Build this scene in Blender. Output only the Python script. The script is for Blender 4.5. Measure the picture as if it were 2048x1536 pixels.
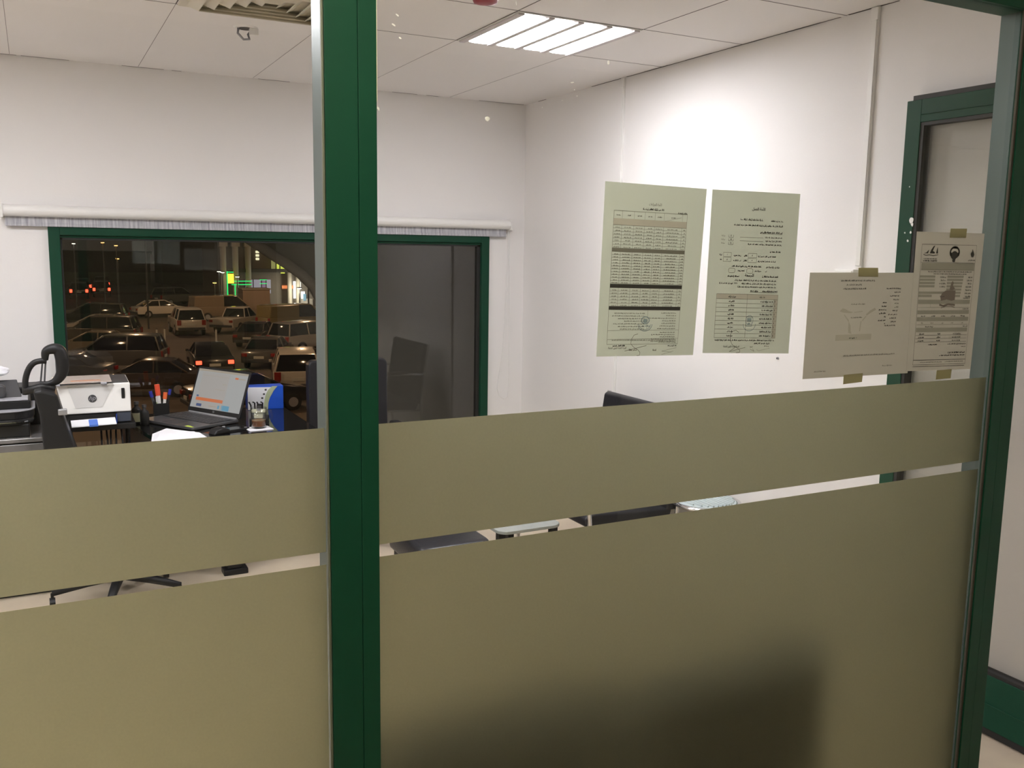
import bpy, math, random
from mathutils import Vector, Matrix
for o in list(bpy.data.objects):
    bpy.data.objects.remove(o)
SC = bpy.context.scene
COL = SC.collection
rnd = random.Random(7)
PI = math.pi

# ------------------------------------------------------------------ camera
cam_data = bpy.data.cameras.new('camera')
cam_data.sensor_width = 36.0
cam_data.lens = 1828.83 * 36.0 / 2048.0
cam_data.clip_start = 0.02
cam_data.clip_end = 600
cam = bpy.data.objects.new('camera', cam_data)
COL.objects.link(cam)
_y, _p, _r = math.radians(27.54828), math.radians(8.32276), math.radians(-0.87199)
_f = Vector((math.sin(_y) * math.cos(_p), math.cos(_y) * math.cos(_p), -math.sin(_p)))
_rt = Vector((math.cos(_y), -math.sin(_y), 0))
_dn = _f.cross(_rt)
_r2 = _rt * math.cos(_r) + _dn * math.sin(_r)
_d2 = _dn * math.cos(_r) - _rt * math.sin(_r)
_m = Matrix((_r2, -_d2, -_f)).transposed().to_4x4()
_m.translation = Vector((0, 0, 1.65))
cam.matrix_world = _m
SC.camera = cam

# ------------------------------------------------------------------ world, view
world = bpy.data.worlds.new('night_sky')
SC.world = world
world.use_nodes = True
_bg = world.node_tree.nodes['Background']
_bg.inputs[0].default_value = (0.55, 0.42, 0.34, 1)
_bg.inputs[1].default_value = 0.042
SC.view_settings.view_transform = 'Standard'
SC.view_settings.look = 'None'
SC.view_settings.gamma = 1.0
SC.view_settings.use_curve_mapping = False
SC.view_settings.exposure = 0.58
try:
    SC.cycles.transparent_max_bounces = 32
    SC.cycles.max_bounces = 12
    SC.cycles.diffuse_bounces = 6
except Exception:
    pass

TUBE_STRENGTH = 27.0        # office ceiling fixtures
CORRIDOR_STRENGTH = 80.0     # dim warm corridor lamp
SODIUM_WATTS = 1300.0       # street lamps outside

# ------------------------------------------------------------------ materials
MATS = {}
def srgb(r, g, b):
    def c(v):
        v /= 255.0
        return v / 12.92 if v <= 0.04045 else ((v + 0.055) / 1.055) ** 2.4
    return (c(r), c(g), c(b))
def mat(name, col, rough=0.5, metal=0.0, emit=None, es=1.0, spec=0.5, noise=None, bump=None, coat=0.0, trans=0.0, ior=1.45, alpha=None):
    if name in MATS:
        return MATS[name]
    m = bpy.data.materials.new(name)
    m.use_nodes = True
    nt = m.node_tree
    b = nt.nodes['Principled BSDF']
    b.inputs['Base Color'].default_value = (*col, 1)
    b.inputs['Roughness'].default_value = rough
    b.inputs['Metallic'].default_value = metal
    b.inputs['Specular IOR Level'].default_value = spec
    b.inputs['Coat Weight'].default_value = coat
    b.inputs['Transmission Weight'].default_value = trans
    b.inputs['IOR'].default_value = ior
    if emit:
        b.inputs['Emission Color'].default_value = (*emit, 1)
        b.inputs['Emission Strength'].default_value = es
    if noise or bump:
        tc = nt.nodes.new('ShaderNodeTexCoord')
        tx = nt.nodes.new('ShaderNodeTexNoise')
        nt.links.new(tc.outputs['Object'], tx.inputs['Vector'])
        tx.inputs['Detail'].default_value = 6
        if noise:
            sc, amt, col2 = noise
            tx.inputs['Scale'].default_value = sc
            mx = nt.nodes.new('ShaderNodeMix')
            mx.data_type = 'RGBA'
            mx.inputs[6].default_value = (*col, 1)
            mx.inputs[7].default_value = (*col2, 1)
            rp = nt.nodes.new('ShaderNodeMapRange')
            rp.inputs[1].default_value = 0.35
            rp.inputs[2].default_value = 0.7
            rp.inputs[4].default_value = amt
            nt.links.new(tx.outputs['Fac'], rp.inputs[0])
            nt.links.new(rp.outputs[0], mx.inputs[0])
            nt.links.new(mx.outputs[2], b.inputs['Base Color'])
        if bump:
            tx2 = nt.nodes.new('ShaderNodeTexNoise')
            nt.links.new(tc.outputs['Object'], tx2.inputs['Vector'])
            tx2.inputs['Scale'].default_value = bump[0]
            bp = nt.nodes.new('ShaderNodeBump')
            bp.inputs['Strength'].default_value = bump[1]
            bp.inputs['Distance'].default_value = 0.01
            nt.links.new(tx2.outputs['Fac'], bp.inputs['Height'])
            nt.links.new(bp.outputs[0], b.inputs['Normal'])
    MATS[name] = m
    return m
def glass_mat(name, tint, f0):
    m = bpy.data.materials.new(name)
    m.use_nodes = True
    nt = m.node_tree
    nt.nodes.remove(nt.nodes['Principled BSDF'])
    out = nt.nodes['Material Output']
    tr = nt.nodes.new('ShaderNodeBsdfTransparent')
    tr.inputs[0].default_value = (*tint, 1)
    gl = nt.nodes.new('ShaderNodeBsdfGlossy')
    gl.inputs['Roughness'].default_value = 0.0
    lw = nt.nodes.new('ShaderNodeLayerWeight')
    lw.inputs[0].default_value = 0.5
    pw = nt.nodes.new('ShaderNodeMath'); pw.operation = 'POWER'; pw.inputs[1].default_value = 5
    ma = nt.nodes.new('ShaderNodeMath'); ma.operation = 'MULTIPLY_ADD'
    ma.inputs[1].default_value = 1 - f0; ma.inputs[2].default_value = f0
    mx = nt.nodes.new('ShaderNodeMixShader')
    nt.links.new(lw.outputs['Facing'], pw.inputs[0])
    nt.links.new(pw.outputs[0], ma.inputs[0])
    nt.links.new(ma.outputs[0], mx.inputs[0])
    nt.links.new(tr.outputs[0], mx.inputs[1])
    nt.links.new(gl.outputs[0], mx.inputs[2])
    nt.links.new(mx.outputs[0], out.inputs[0])
    MATS[name] = m
    return m
def sheet_mat(name, dcol, tcol, fac, gloss=0.0, noise=0.0):
    """thin sheet lit from both sides: diffuse + translucent"""
    m = bpy.data.materials.new(name)
    m.use_nodes = True
    nt = m.node_tree
    nt.nodes.remove(nt.nodes['Principled BSDF'])
    out = nt.nodes['Material Output']
    d = nt.nodes.new('ShaderNodeBsdfDiffuse'); d.inputs[0].default_value = (*dcol, 1)
    t = nt.nodes.new('ShaderNodeBsdfTranslucent'); t.inputs[0].default_value = (*tcol, 1)
    mx = nt.nodes.new('ShaderNodeMixShader'); mx.inputs[0].default_value = fac
    nt.links.new(d.outputs[0], mx.inputs[1]); nt.links.new(t.outputs[0], mx.inputs[2])
    last = mx
    if noise:
        tc = nt.nodes.new('ShaderNodeTexCoord')
        tx = nt.nodes.new('ShaderNodeTexNoise'); tx.inputs['Scale'].default_value = 260; tx.inputs['Detail'].default_value = 4
        nt.links.new(tc.outputs['Object'], tx.inputs['Vector'])
        for node, c in ((d, dcol), (t, tcol)):
            mc = nt.nodes.new('ShaderNodeMix'); mc.data_type = 'RGBA'
            mc.inputs[6].default_value = (*[v * (1 - noise) for v in c], 1)
            mc.inputs[7].default_value = (*[min(1, v * (1 + noise)) for v in c], 1)
            nt.links.new(tx.outputs['Fac'], mc.inputs[0])
            nt.links.new(mc.outputs[2], node.inputs[0])
    if gloss:
        g = nt.nodes.new('ShaderNodeBsdfGlossy'); g.inputs['Roughness'].default_value = 0.35
        m2 = nt.nodes.new('ShaderNodeMixShader'); m2.inputs[0].default_value = gloss
        nt.links.new(last.outputs[0], m2.inputs[1]); nt.links.new(g.outputs[0], m2.inputs[2])
        last = m2
    nt.links.new(last.outputs[0], out.inputs[0])
    MATS[name] = m
    return m

wall_paint = mat('wall_paint', (0.80, 0.782, 0.772), 0.75, bump=(120, 0.04), noise=(1.3, 0.35, (0.77, 0.752, 0.742)))
ceil_paint = mat('ceiling_board', (0.83, 0.808, 0.80), 0.85, bump=(300, 0.06))
joint_dark = mat('tile_joint', (0.10, 0.09, 0.085), 0.9)
floor_m = mat('beige_floor', (0.66, 0.56, 0.42), 0.28, noise=(5, 0.8, (0.55, 0.455, 0.35)), bump=(40, 0.03))
green = mat('green_powder_coat', (0.005, 0.050, 0.026), 0.46, spec=0.22, noise=(60, 0.25, (0.0045, 0.044, 0.023)))
rubber = mat('black_rubber', (0.015, 0.015, 0.014), 0.6)
bead_m = mat('glazing_bead', (0.12, 0.125, 0.09), 0.5)
glass_int = glass_mat('partition_glass', (0.975, 0.985, 0.97), 0.018)
glass_win = glass_mat('window_glass', (0.86, 0.86, 0.84), 0.052)
glass_clear = glass_mat('clear_glass', (0.95, 0.96, 0.95), 0.04)
film_m = sheet_mat('frosted_film', (0.22, 0.21, 0.16), (0.89, 0.885, 0.715), 0.72, 0.0, 0.05)
_nt = film_m.node_tree            # etched film: light passes it strongly blurred
_tr = [n for n in _nt.nodes if n.type == 'BSDF_TRANSLUCENT'][0]
_rf = _nt.nodes.new('ShaderNodeBsdfRefraction')
_rf.inputs['Roughness'].default_value = 0.82
_rf.inputs['IOR'].default_value = 1.45
for _l in list(_nt.links):
    if _l.to_node == _tr:
        _nt.links.new(_l.from_socket, _rf.inputs[0])
    elif _l.from_node == _tr:
        _nt.links.new(_rf.outputs[0], _l.to_socket)
_nt.nodes.remove(_tr)
paper_m = sheet_mat('printed_paper', (0.76, 0.815, 0.79), (0.50, 0.52, 0.46), 0.25)
paper2_m = sheet_mat('plain_copy_paper', (0.66, 0.645, 0.62), (0.40, 0.38, 0.35), 0.22)
tape_m = sheet_mat('masking_tape', (0.42, 0.39, 0.24), (0.45, 0.42, 0.26), 0.4)
ink = mat('black_ink', (0.035, 0.033, 0.03), 0.8)
ink_soft = mat('faded_ink', (0.17, 0.165, 0.14), 0.8)
ink_grey = mat('grey_ink', (0.30, 0.295, 0.26), 0.8)
ink_dim = mat('pale_grey_ink', (0.47, 0.455, 0.41), 0.8)
ink_blue = mat('blue_stamp_ink', (0.30, 0.38, 0.42), 0.8)
ink_wm = mat('brown_watermark_ink', (0.17, 0.14, 0.125), 0.8)
black_pl = mat('black_plastic', (0.012, 0.012, 0.013), 0.45, spec=0.35)
black_le = mat('black_leatherette', (0.018, 0.018, 0.022), 0.36, bump=(90, 0.08))
dark_grey = mat('dark_grey_plastic', (0.055, 0.055, 0.06), 0.5)
mid_grey = mat('grey_plastic', (0.33, 0.33, 0.36), 0.4)
white_pl = mat('white_plastic', (0.78, 0.77, 0.75), 0.4)
white_paint = mat('white_enamel', (0.8, 0.79, 0.77), 0.45)
chrome = mat('chrome', (0.75, 0.75, 0.76), 0.12, 1.0)
silver = mat('silver_plastic', (0.45, 0.45, 0.47), 0.3, 0.6)
white_pap = mat('white_paper', (0.85, 0.85, 0.9), 0.8)
blue_m = mat('bright_blue_card', (0.01, 0.09, 0.60), 0.45)
blue_dk = mat('deep_blue_card', (0.006, 0.04, 0.26), 0.45)
blue_tape = mat('blue_tape', (0.10, 0.22, 0.72), 0.5)
red_pl = mat('red_orange_plastic', (0.75, 0.09, 0.04), 0.4)
pen_blue = mat('blue_pen_plastic', (0.02, 0.03, 0.30), 0.4)
wood = mat('brown_desk_laminate', (0.12, 0.075, 0.055), 0.3, noise=(6, 0.6, (0.09, 0.055, 0.04)))
cream = mat('cream_plastic', (0.72, 0.70, 0.52), 0.4)
clear_sleeve = mat('clear_plastic_sleeve', (0.72, 0.62, 0.56), 0.15, spec=0.8)
yellow_green = mat('yellow_green_note', (0.6, 0.75, 0.1), 0.6)
tea = mat('brown_tea', (0.23, 0.08, 0.02), 0.1)
alarm_red = mat('red_alarm_plastic', (0.32, 0.06, 0.08), 0.4)
tube_m = mat('fixture_light', (1, 1, 1), 0.5, emit=(1.0, 0.97, 1.03), es=TUBE_STRENGTH)
corr_m = mat('corridor_lamp_light', (1, 1, 1), 0.5, emit=(1.0, 0.95, 0.74), es=CORRIDOR_STRENGTH)

# ------------------------------------------------------------------ mesh helpers
class MB:
    def __init__(s):
        s.v, s.f, s.mi, s.cur = [], [], [], 0
    def m(s, i):
        s.cur = i
        return s
    def add(s, vs, fs):
        n = len(s.v)
        s.v += [tuple(v) for v in vs]
        s.f += [tuple(n + i for i in f) for f in fs]
        s.mi += [s.cur] * len(fs)
        return s
    def box(s, a, b, M=None):
        x0, y0, z0 = a; x1, y1, z1 = b
        vs = [Vector(p) for p in ((x0, y0, z0), (x1, y0, z0), (x1, y1, z0), (x0, y1, z0), (x0, y0, z1), (x1, y0, z1), (x1, y1, z1), (x0, y1, z1))]
        if M:
            vs = [M @ v for v in vs]
        return s.add(vs, [(3, 2, 1, 0), (4, 5, 6, 7), (0, 1, 5, 4), (1, 2, 6, 5), (2, 3, 7, 6), (3, 0, 4, 7)])
    def cbox(s, c, d, M=None):
        return s.box([c[i] - d[i] / 2 for i in range(3)], [c[i] + d[i] / 2 for i in range(3)], M)
    def tube(s, path, r, n=10, closed=False, flat=1.0):
        P = [Vector(p) for p in path]
        k = len(P)
        rs = r if isinstance(r, (list, tuple)) else [r] * k
        rings = []
        up = None
        for i in range(k):
            if closed:
                t = P[(i + 1) % k] - P[i - 1]
            else:
                t = P[min(i + 1, k - 1)] - P[max(i - 1, 0)]
            t.normalize()
            if up is None:
                up = Vector((0, 0, 1)) if abs(t.z) < 0.9 else Vector((0, 1, 0))
            a = t.cross(up)
            if a.length < 1e-6:
                a = t.cross(Vector((1, 0, 0)))
            a.normalize()
            b = a.cross(t).normalized()
            up = b
            rings.append([P[i] + (a * math.cos(2 * PI * j / n) * flat + b * math.sin(2 * PI * j / n)) * rs[i] for j in range(n)])
        vs = [v for rg in rings for v in rg]
        fs = []
        for i in range(k if closed else k - 1):
            i2 = (i + 1) % k
            for j in range(n):
                j2 = (j + 1) % n
                fs.append((i * n + j, i * n + j2, i2 * n + j2, i2 * n + j))
        if not closed:
            fs.append(tuple(reversed(range(n))))
            fs.append(tuple((k - 1) * n + j for j in range(n)))
        return s.add(vs, fs)
    def cyl(s, a, b, r, n=16, r2=None):
        return s.tube([a, b], [r, r if r2 is None else r2], n)
    def lathe(s, prof, n=24, c=(0, 0, 0)):
        vs, fs = [], []
        for (r, z) in prof:
            for j in range(n):
                a = 2 * PI * j / n
                vs.append((c[0] + r * math.cos(a), c[1] + r * math.sin(a), c[2] + z))
        for i in range(len(prof) - 1):
            for j in range(n):
                j2 = (j + 1) % n
                fs.append((i * n + j, i * n + j2, (i + 1) * n + j2, (i + 1) * n + j))
        fs.append(tuple(reversed(range(n))))
        fs.append(tuple((len(prof) - 1) * n + j for j in range(n)))
        return s.add(vs, fs)
    def prism(s, poly, axis, a, b, scale_b=None):
        """2D polygon extruded along an axis ('x': poly is (y,z); 'y': (x,z); 'z': (x,y))"""
        def P(p, t):
            return {'x': (t, p[0], p[1]), 'y': (p[0], t, p[1]), 'z': (p[0], p[1], t)}[axis]
        n = len(poly)
        vs = [P(p, a) for p in poly] + [P(p, b) for p in (scale_b or poly)]
        fs = [tuple(reversed(range(n))), tuple(range(n, 2 * n))]
        fs += [(i, (i + 1) % n, n + (i + 1) % n, n + i) for i in range(n)]
        return s.add(vs, fs)
    def shift(s, d):
        s.v = [(v[0] + d[0], v[1] + d[1], v[2] + d[2]) for v in s.v]
        return s
    def rot(s, M):
        s.v = [tuple(M @ Vector(v)) for v in s.v]
        return s
    def build(s, name, mats, parent=None, bevel=0.0, smooth=False, seg=2, sub=0):
        me = bpy.data.meshes.new(name)
        me.from_pydata(s.v, [], s.f)
        for mm in (mats if isinstance(mats, (list, tuple)) else [mats]):
            me.materials.append(mm)
        for p, i in zip(me.polygons, s.mi):
            p.material_index = i
            p.use_smooth = smooth
        me.validate()
        me.update()
        import bmesh
        bm = bmesh.new(); bm.from_mesh(me)
        bmesh.ops.recalc_face_normals(bm, faces=bm.faces)
        bm.to_mesh(me); bm.free()
        o = bpy.data.objects.new(name, me)
        COL.objects.link(o)
        if parent:
            o.parent = parent
        if bevel:
            md = o.modifiers.new('bevel', 'BEVEL')
            md.width = bevel; md.segments = seg; md.limit_method = 'ANGLE'
            md.angle_limit = math.radians(35)
        if sub:
            md = o.modifiers.new('subsurf', 'SUBSURF'); md.levels = sub; md.render_levels = sub
        return o
def tag(o, label, cat, group=None, kind=None):
    if label: o['label'] = label
    if cat: o['category'] = cat
    if group: o['group'] = group
    if kind: o['kind'] = kind
    return o
def thing(name, label, cat, loc=(0, 0, 0), rz=0.0, group=None, kind=None):
    o = bpy.data.objects.new(name, None)
    o.empty_display_size = 0.05
    COL.objects.link(o)
    o.location = loc
    o.rotation_euler = (0, 0, rz)
    return tag(o, label, cat, group, kind)
def structure(name, loc=(0, 0, 0), label=None):
    return thing(name, label, None, loc, 0, None, 'structure')
def copy_tree(o, parent=None):
    c = o.copy()
    COL.objects.link(c)
    if parent:
        c.parent = parent
    for ch in list(o.children):
        copy_tree(ch, c)
    return c
def arc(cx, cy, r, a0, a1, n):
    return [(cx + r * math.cos(math.radians(a0 + (a1 - a0) * i / n)), cy + r * math.sin(math.radians(a0 + (a1 - a0) * i / n))) for i in range(n + 1)]
def rrect(x0, y0, x1, y1, r, n=5):
    return arc(x1 - r, y1 - r, r, 0, 90, n) + arc(x0 + r, y1 - r, r, 90, 180, n) + arc(x0 + r, y0 + r, r, 180, 270, n) + arc(x1 - r, y0 + r, r, 270, 360, n)
def text_geo(body, size, shear=0.0):
    """flat letter geometry in the xy plane, origin at the lower left"""
    cu = bpy.data.curves.new('t', 'FONT')
    cu.body = body; cu.size = size; cu.shear = shear
    cu.resolution_u = 2
    o = bpy.data.objects.new('t', cu)
    COL.objects.link(o)
    dg = bpy.context.evaluated_depsgraph_get()
    me = bpy.data.meshes.new_from_object(o.evaluated_get(dg))
    vs = [tuple(v.co) for v in me.vertices]
    fs = [tuple(p.vertices) for p in me.polygons]
    bpy.data.objects.remove(o); bpy.data.curves.remove(cu); bpy.data.meshes.remove(me)
    if not vs:
        return [], [], 0, 0
    x0 = min(v[0] for v in vs); y0 = min(v[1] for v in vs)
    vs = [(v[0] - x0, v[1] - y0, 0) for v in vs]
    return vs, fs, max(v[0] for v in vs), max(v[1] for v in vs)
# Arabic letter forms (isolated, final, initial, medial); letters in NJ do not join to the next letter
AR = {'ا': (0xFE8D, 0xFE8E, 0, 0), 'ل': (0xFEDD, 0xFEDE, 0xFEDF, 0xFEE0), 'ئ': (0xFE89, 0xFE8A, 0xFE8B, 0xFE8C), 'ح': (0xFEA1, 0xFEA2, 0xFEA3, 0xFEA4),
      'ة': (0xFE93, 0xFE94, 0, 0), 'ع': (0xFEC9, 0xFECA, 0xFECB, 0xFECC), 'م': (0xFEE1, 0xFEE2, 0xFEE3, 0xFEE4), 'ج': (0xFE9D, 0xFE9E, 0xFE9F, 0xFEA0),
      'ز': (0xFEAF, 0xFEB0, 0, 0), 'ء': (0xFE80, 0xFE80, 0, 0), 'ت': (0xFE95, 0xFE96, 0xFE97, 0xFE98), 'س': (0xFEB1, 0xFEB2, 0xFEB3, 0xFEB4),
      'ه': (0xFEE9, 0xFEEA, 0xFEEB, 0xFEEC), 'ي': (0xFEF1, 0xFEF2, 0xFEF3, 0xFEF4), 'ق': (0xFED5, 0xFED6, 0xFED7, 0xFED8), 'و': (0xFEED, 0xFEEE, 0, 0), 'ى': (0xFEEF, 0xFEF0, 0, 0)}
NJ = 'ازوةءى'
def arabic(t):
    out = []
    for w in t.split(' '):
        s = ''
        for i, ch in enumerate(w):
            if ch not in AR:
                s += ch
                continue
            prev = i > 0 and w[i - 1] in AR and w[i - 1] not in NJ and ch != 'ء'
            nxt = i < len(w) - 1 and ch not in NJ and w[i + 1] in AR and w[i + 1] != 'ء'
            k = 3 if prev and nxt else 2 if nxt else 1 if prev else 0
            s += chr(AR[ch][k] or AR[ch][1 if prev else 0])
        out.append(s[::-1])
    return ' '.join(reversed(out))

# ================================================================== ROOM SHELL
XL, XR, YF, YB, ZC = -2.6, 2.90, 1.31, 5.42, 2.585
YC = -1.6      # far side of the corridor, behind the camera
fl = MB().box((XL - .2, YC - .2, -.12), (XR + .2, YB + .2, 0)).build('floor', floor_m); tag(fl, 'beige stone-look floor', None, kind='structure')
ce = MB().box((XL - .2, YC - .2, ZC), (XR + .2, YB + .2, ZC + .12))
ce.m(1)
def joint(x0, y0, x1, y1):
    ce.box((x0, y0, ZC - .0006), (x1, y1, ZC + .001))
JW = .0022
for x in (-.65, -.05, .55, 1.15, 1.75, 2.35):
    joint(x - JW, YF + .05, x + JW, 3.95)
    joint(x - JW * .35, 3.95, x + JW * .35, YB - .02)
for y in (1.55, 2.15, 2.75, 3.35, 3.95):
    joint(XL, y - JW, XR, y + JW)
for a, b in ((-2.5, -.35), (-.2, -.02), (.0, .22), (.47, .68), (.72, .77), (1.18, 1.36), (1.7, 1.86), (1.98, 2.14), (2.2, 2.28), (2.56, 2.88)):
    joint(a, YB - .007, b, YB)
for a, b in ((5.25, 5.15), (4.62, 4.32), (4.27, 3.97), (3.94, 3.75), (3.6, 3.38), (3.34, 2.78), (2.74, 2.5)):
    joint(XR - .007, b, XR, a)
for k in range(7):
    joint(XR - .009, 3.9 - k * .34, XR, 4.1 - k * .34)
ce = ce.build('ceiling', [ceil_paint, joint_dark]); tag(ce, 'white panel ceiling with thin dark joints', None, kind='structure')

WX0, WX1, WZ0, WZ1 = .076, 2.635, .38, 1.736      # window opening in the back wall
wb = MB()
wb.box((XL - .2, YB, 0), (WX0, YB + .2, ZC)); wb.box((WX1, YB, 0), (XR + .2, YB + .2, ZC))
wb.box((WX0, YB, WZ1), (WX1, YB + .2, ZC)); wb.box((WX0, YB, 0), (WX1, YB + .2, WZ0))
tag(wb.build('wall_back', wall_paint), 'white back wall with the wide window', None, kind='structure')
tag(MB().box((XR, YC - .2, 0), (XR + .2, YB, ZC)).build('wall_right', wall_paint), 'white right wall', None, kind='structure')
tag(MB().box((XL - .2, YC - .2, 0), (XL, YB, ZC)).build('wall_left', wall_paint), 'white left wall', None, kind='structure')
corr_wall = mat('corridor_wall_paint', (0.20, 0.18, 0.15), 0.8, bump=(100, .05))
tag(MB().box((XL, YC - .2, 0), (XR, YC, ZC)).build('wall_corridor', corr_wall), 'dim corridor wall', None, kind='structure')

# ---- back window
win = structure('window_1', (0, YB, 0), 'wide green framed window onto the car park')
fy0, fy1 = -.025, .05
fr = MB()
FW = .055
fr.box((WX0, fy0, WZ0), (WX0 + FW, fy1, WZ1)); fr.box((WX1 - FW, fy0, WZ0), (WX1, fy1, WZ1))
fr.box((WX0 + FW, fy0, WZ1 - .043), (WX1 - FW, fy1, WZ1)); fr.box((WX0 + FW, fy0, WZ0), (WX1 - FW, fy1, WZ0 + .05))
fr.box((WX0 + FW, fy0 + .018, WZ1 - .056), (WX1 - FW, fy1, WZ1 - .043))
fr.build('window_frame', green, win, bevel=.003)
mu = MB().box((1.60, fy0 + .012, WZ0 + .05), (1.72, fy1, WZ1 - .056)); mu.build('mullion', green, win, bevel=.003)
sl = MB()
for x0, x1 in ((WX0 + FW, 1.60), (1.72, WX1 - FW)):
    sl.box((x0, .0, WZ0 + .05), (x0 + .010, .035, WZ1 - .056)); sl.box((x1 - .022, .0, WZ0 + .05), (x1, .035, WZ1 - .056))
    sl.box((x0, .0, WZ1 - .066), (x1, .035, WZ1 - .056))
sl.build('rubber_seal', rubber, win)
for x0, x1 in ((WX0 + FW, 1.60), (1.72, WX1 - FW)):
    MB().box((x0, .014, WZ0 + .05), (x1, .020, WZ1 - .056)).build('window_pane', glass_win, win)

# ---- glazed partition between corridor and office
part = structure('wall_front', (0, YF, 0), 'green aluminium and glass partition with frosted bands')
HZ = 2.17
def post(x0, xg, x1, z1):
    MB().box((x0, -.008, 0), (xg - .0005, .055, z1)).box((xg + .0005, -.0075, 0), (x1, .055, z1)).box((xg - .0005, -.004, 0), (xg + .0005, .05, z1)).build('post', green, part, bevel=.0006)
    MB().box((x0 - .0008, .0075, .06), (x0, .054, z1)).build('sheen_plate', sheen_face, part)
sheen_face = mat('grey_green_sheen', (.055, .08, .072), .36, .25)  # grey plate colour stands in for the room's sheen on the green side face
post(.376, .4245, .4525, HZ)
post(1.90, 1.934, 1.975, HZ)
post(-2.6, -2.55, -2.52, HZ)
MB().box((XL, -.008, HZ), (XR, .055, HZ + .08)).build('header_rail', green, part, bevel=.0015)
MB().box((-2.52, -.008, 0), (.376, .055, .06)).box((.4525, -.008, 0), (1.90, .055, .06)).build('bottom_rail', green, part, bevel=.0015)
MB().box((XL, 0, HZ + .08), (XR, .05, ZC)).build('transom_panel', corr_wall, part)
MB().box((2.862, -.008, 0), (2.90, .055, HZ)).build('door_jamb', green, part, bevel=.0015)
GX = ((-2.52, .376), (.4525, 1.90))
for x0, x1 in GX:
    MB().box((x0, .001, .06), (x1, .006, HZ)).build('glass_pane', glass_int, part)
FT, FS1, FS0 = 1.3845, 1.1935, 1.1735
for x0, x1 in ((-2.52, .3705), (.4535, 1.882)):
    MB().box((x0, .0005, FS1), (x1, .0008, FT)).build('frosted_film', film_m, part)
    MB().box((x0, .0005, .062), (x1, .0008, FS0)).build('frosted_film', film_m, part)
MB().box((.3725, -.0045, .06), (.376, .001, HZ)).build('glazing_bead', bead_m, part, bevel=.001)
MB().box((1.893, -.0045, .06), (1.90, .001, HZ)).build('glazing_bead', mat('brown_gasket', (.05, .042, .032), .6), part, bevel=.001)
MB().box((.4525, -.004, 1.86), (.4545, .001, HZ)).build('adhesive_strip', cream, part)
sp = MB()
for (x, z, w, h, a) in ((.852, 1.956, .005, .008, 0), (.784, 1.918, .009, .0025, 10), (.481, 1.97, .008, .003, -25), (.457, 1.851, .0045, .007, 40), (.633, 1.850, .011, .008, -8),
                        (.807, 1.94, .002, .002, 0), (.794, 1.898, .0018, .0018, 0), (.789, 1.907, .0018, .002, 0), (.766, 1.889, .0015, .0015, 0), (.73, 1.875, .0015, .0015, 0),
                        (.487, 1.984, .007, .0025, -25), (.491, 1.953, .006, .0025, -20), (.464, 1.838, .003, .001, -50), (.470, 1.832, .004, .001, -40), (.681, 2.026, .0012, .007, 10)):
    pts = [(w * .5 * math.cos(t) * rnd.uniform(.6, 1), h * .5 * math.sin(t) * rnd.uniform(.7, 1)) for t in [2 * PI * i / 9 for i in range(9)]]
    ca, sa = math.cos(math.radians(a)), math.sin(math.radians(a))
    sp.prism([(x + p * ca - q * sa, z + p * sa + q * ca) for p, q in pts], 'y', -.0004, .0008)
sp.build('paint_speck', white_paint, part)

# ---- open glass door leaf resting along the right wall
dr = structure('door_1', (2.845, 1.40, 0), 'open green framed glass door against the right wall')
d = MB()
Y1 = .987
d.box((0, Y1 - .062, .035), (.045, Y1, 2.205)); d.box((0, 0, .035), (.045, .065, 2.205))
d.box((0, .065, .035), (.045, Y1 - .062, .225)); d.box((0, .065, 2.125), (.045, Y1 - .062, 2.205))
d.box((-.003, .065, .12), (0, Y1 - .062, .124)); d.box((-.003, .065, 2.15), (0, Y1 - .062, 2.153))
d.build('door_frame', green, dr, bevel=.002)
d = MB()
d.box((.004, Y1 - .075, .225), (.042, Y1 - .062, 2.125)); d.box((.004, .065, .225), (.042, .075, 2.125)); d.box((.004, .075, .225), (.042, Y1 - .075, .237)); d.box((.004, .075, 2.113), (.042, Y1 - .075, 2.125))
d.build('rubber_seal', rubber, dr)
MB().box((.020, .075, .237), (.026, Y1 - .075, 2.113)).build('glass_pane', glass_win, dr)
MB().box((.012, 0, .006), (.033, Y1, .035)).build('bottom_brush', rubber, dr)
h = MB().box((.006, 0, 2.205), (.05, Y1 - .02, 2.222)); h.build('shadow_gap_strip', rubber, dr)  # dark strip standing in for the shadow gap above the leaf
sp = MB()
for (y, z, s) in ((.93, 1.78, .012), (.925, 1.765, .008), (.94, 1.705, .005), (.955, 1.735, .004), (.95, 1.90, .003), (.93, 1.735, .006)):
    sp.prism([(y + s * math.cos(t) * rnd.uniform(.4, 1), z + s * math.sin(t) * rnd.uniform(.5, 1.2)) for t in [2 * PI * i / 8 for i in range(8)]], 'x', -.0006, .0005)
sp.build('paint_speck', white_paint, dr)

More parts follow.
